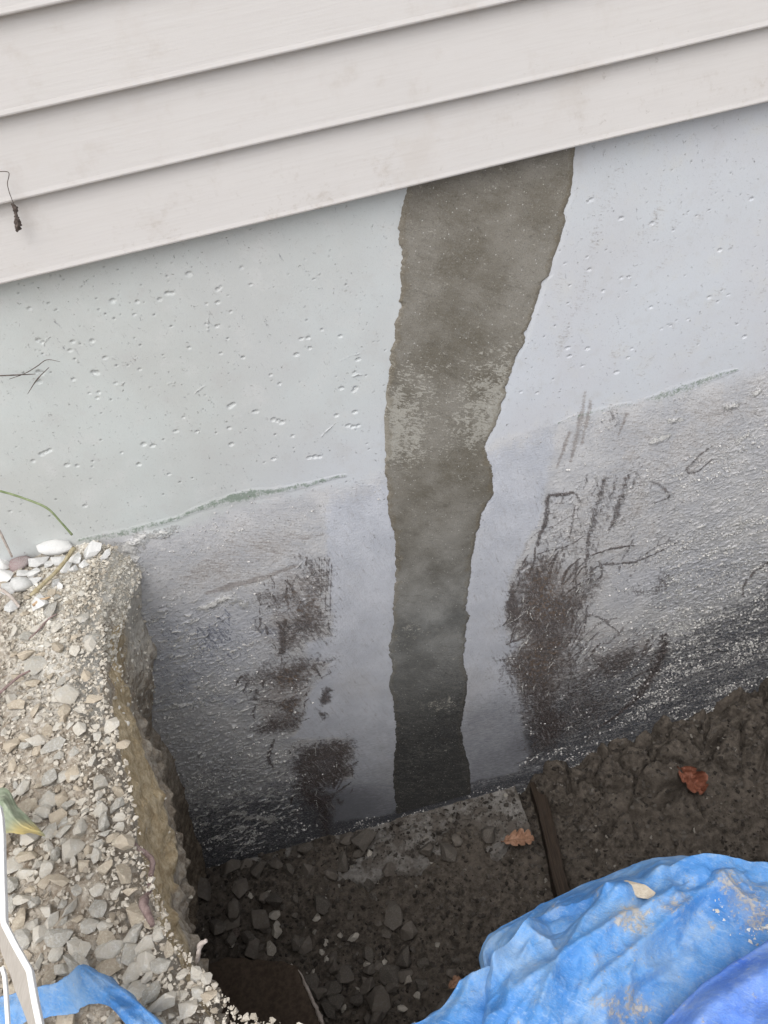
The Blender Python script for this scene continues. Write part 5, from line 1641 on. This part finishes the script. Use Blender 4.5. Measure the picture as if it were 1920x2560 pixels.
# heap of soil peeping out past the tarp
def mound():
    p = at([(1875, 2150)], 'z', -.80)[0]
    xs = np.linspace(-1, 1, 60)
    X, Y = np.meshgrid(xs, xs)
    R = np.hypot(X, Y)
    P = np.stack([p[0] + .03 + X * .16, p[1] - .12 + Y * .17, X * 0], -1)
    Zm_ = -1.0 + .32 * sstep(1.0, .1, R) + (fbm3(P * 16, 99, 4) - .5) * .05
    P[..., 2] = Zm_
    me = mesh_np('soil_mound', P, grid_quads(60, 60))
    set_attr(me, 'marks_a', np.tile(np.array([0, .0, .35, .15]), (3600, 1)))
    tag(link('soil_mound', me, M['soil']), 'sandy soil mound behind the tarp at the right edge', kind='structure')
mound()

# ------------------------------------------------------------------ white plastic edging at lower left
def edging():
    Zp = Zm(0, 1960, .2714)
    path = Zp([(-10, 210), (12, 330), (24, 500), (28, 800), (38, 1100), (42, 1290), (150, 1500), (278, 1725), (300, 1850), (330, 2020), (375, 2230), (420, 2420)])
    low = Zp([(-150, 330), (-140, 420), (-130, 560), (-120, 800), (-100, 1100), (-60, 1330), (10, 1560), (85, 1740), (130, 1890), (210, 2090), (270, 2260), (330, 2440)])
    e = empty('plastic_edging', at([(60, 2450)], 'z', GZ)[0], 'bent white plastic edging piece standing over the gravel in the lower left corner', 'edging')
    inv = Matrix.Translation(-Vector(e.location))
    A = resample(at(path, 'z', -.40), 90)
    B = resample(at(low, 'z', -.47), 90)
    def strip(name, P, wdt, hgt, mat):
        T = np.gradient(P, axis=0)
        S = np.cross(T, [0, 0, 1.0])
        S /= np.linalg.norm(S, axis=1)[:, None]
        co = np.concatenate([P + S * wdt + [0, 0, hgt], P - S * wdt + [0, 0, hgt], P - S * wdt - [0, 0, hgt], P + S * wdt - [0, 0, hgt]])
        n = len(P)
        q = [(k * n + i, k * n + i + 1, ((k + 1) % 4) * n + i + 1, ((k + 1) % 4) * n + i) for k in range(4) for i in range(n - 1)]
        q += [(0, n, 2 * n, 3 * n), (4 * n - 1, 3 * n - 1, 2 * n - 1, n - 1)]
        me = mesh_np(name, co, q, smooth=False)
        bm = bmesh.new()
        bm.from_mesh(me)
        bmesh.ops.recalc_face_normals(bm, faces=bm.faces)
        bm.to_mesh(me)
        bm.free()
        o = link(name, me, mat, e)
        o.matrix_parent_inverse = inv
        b = o.modifiers.new('bevel', 'BEVEL')
        b.width, b.segments, b.angle_limit = .0012, 2, math.radians(50)
        return o
    strip('rim', A, .0032, .0045, M['white'])
    # web between rim and its far foot, coloured grey for its shaded side
    co = []
    for off in (0, -.004):
        for w in (0.06, .3, .6, 1.0):
            co.append(A * (1 - w) + B * w + np.array([0, 0, off - .002]))
    co = np.stack(co)
    n = co.shape[1]
    q = list(grid_quads(4, n)) + list(grid_quads(4, n, flip=True) + 4 * n)
    o = link('web', mesh_np('web', co, q), mat_simple('shaded_plastic', (0.42, 0.385, 0.345), (0.50, 0.465, 0.425), 40, .6, .3, (30, 300, 30)), e)
    o.matrix_parent_inverse = inv
    C = resample(at(Zp([(20, 1690), (45, 1780), (60, 1960), (75, 2220), (80, 2400)]), 'z', -.50), 30)
    strip('lower_rim', C, .0024, .003, M['white'])
edging()
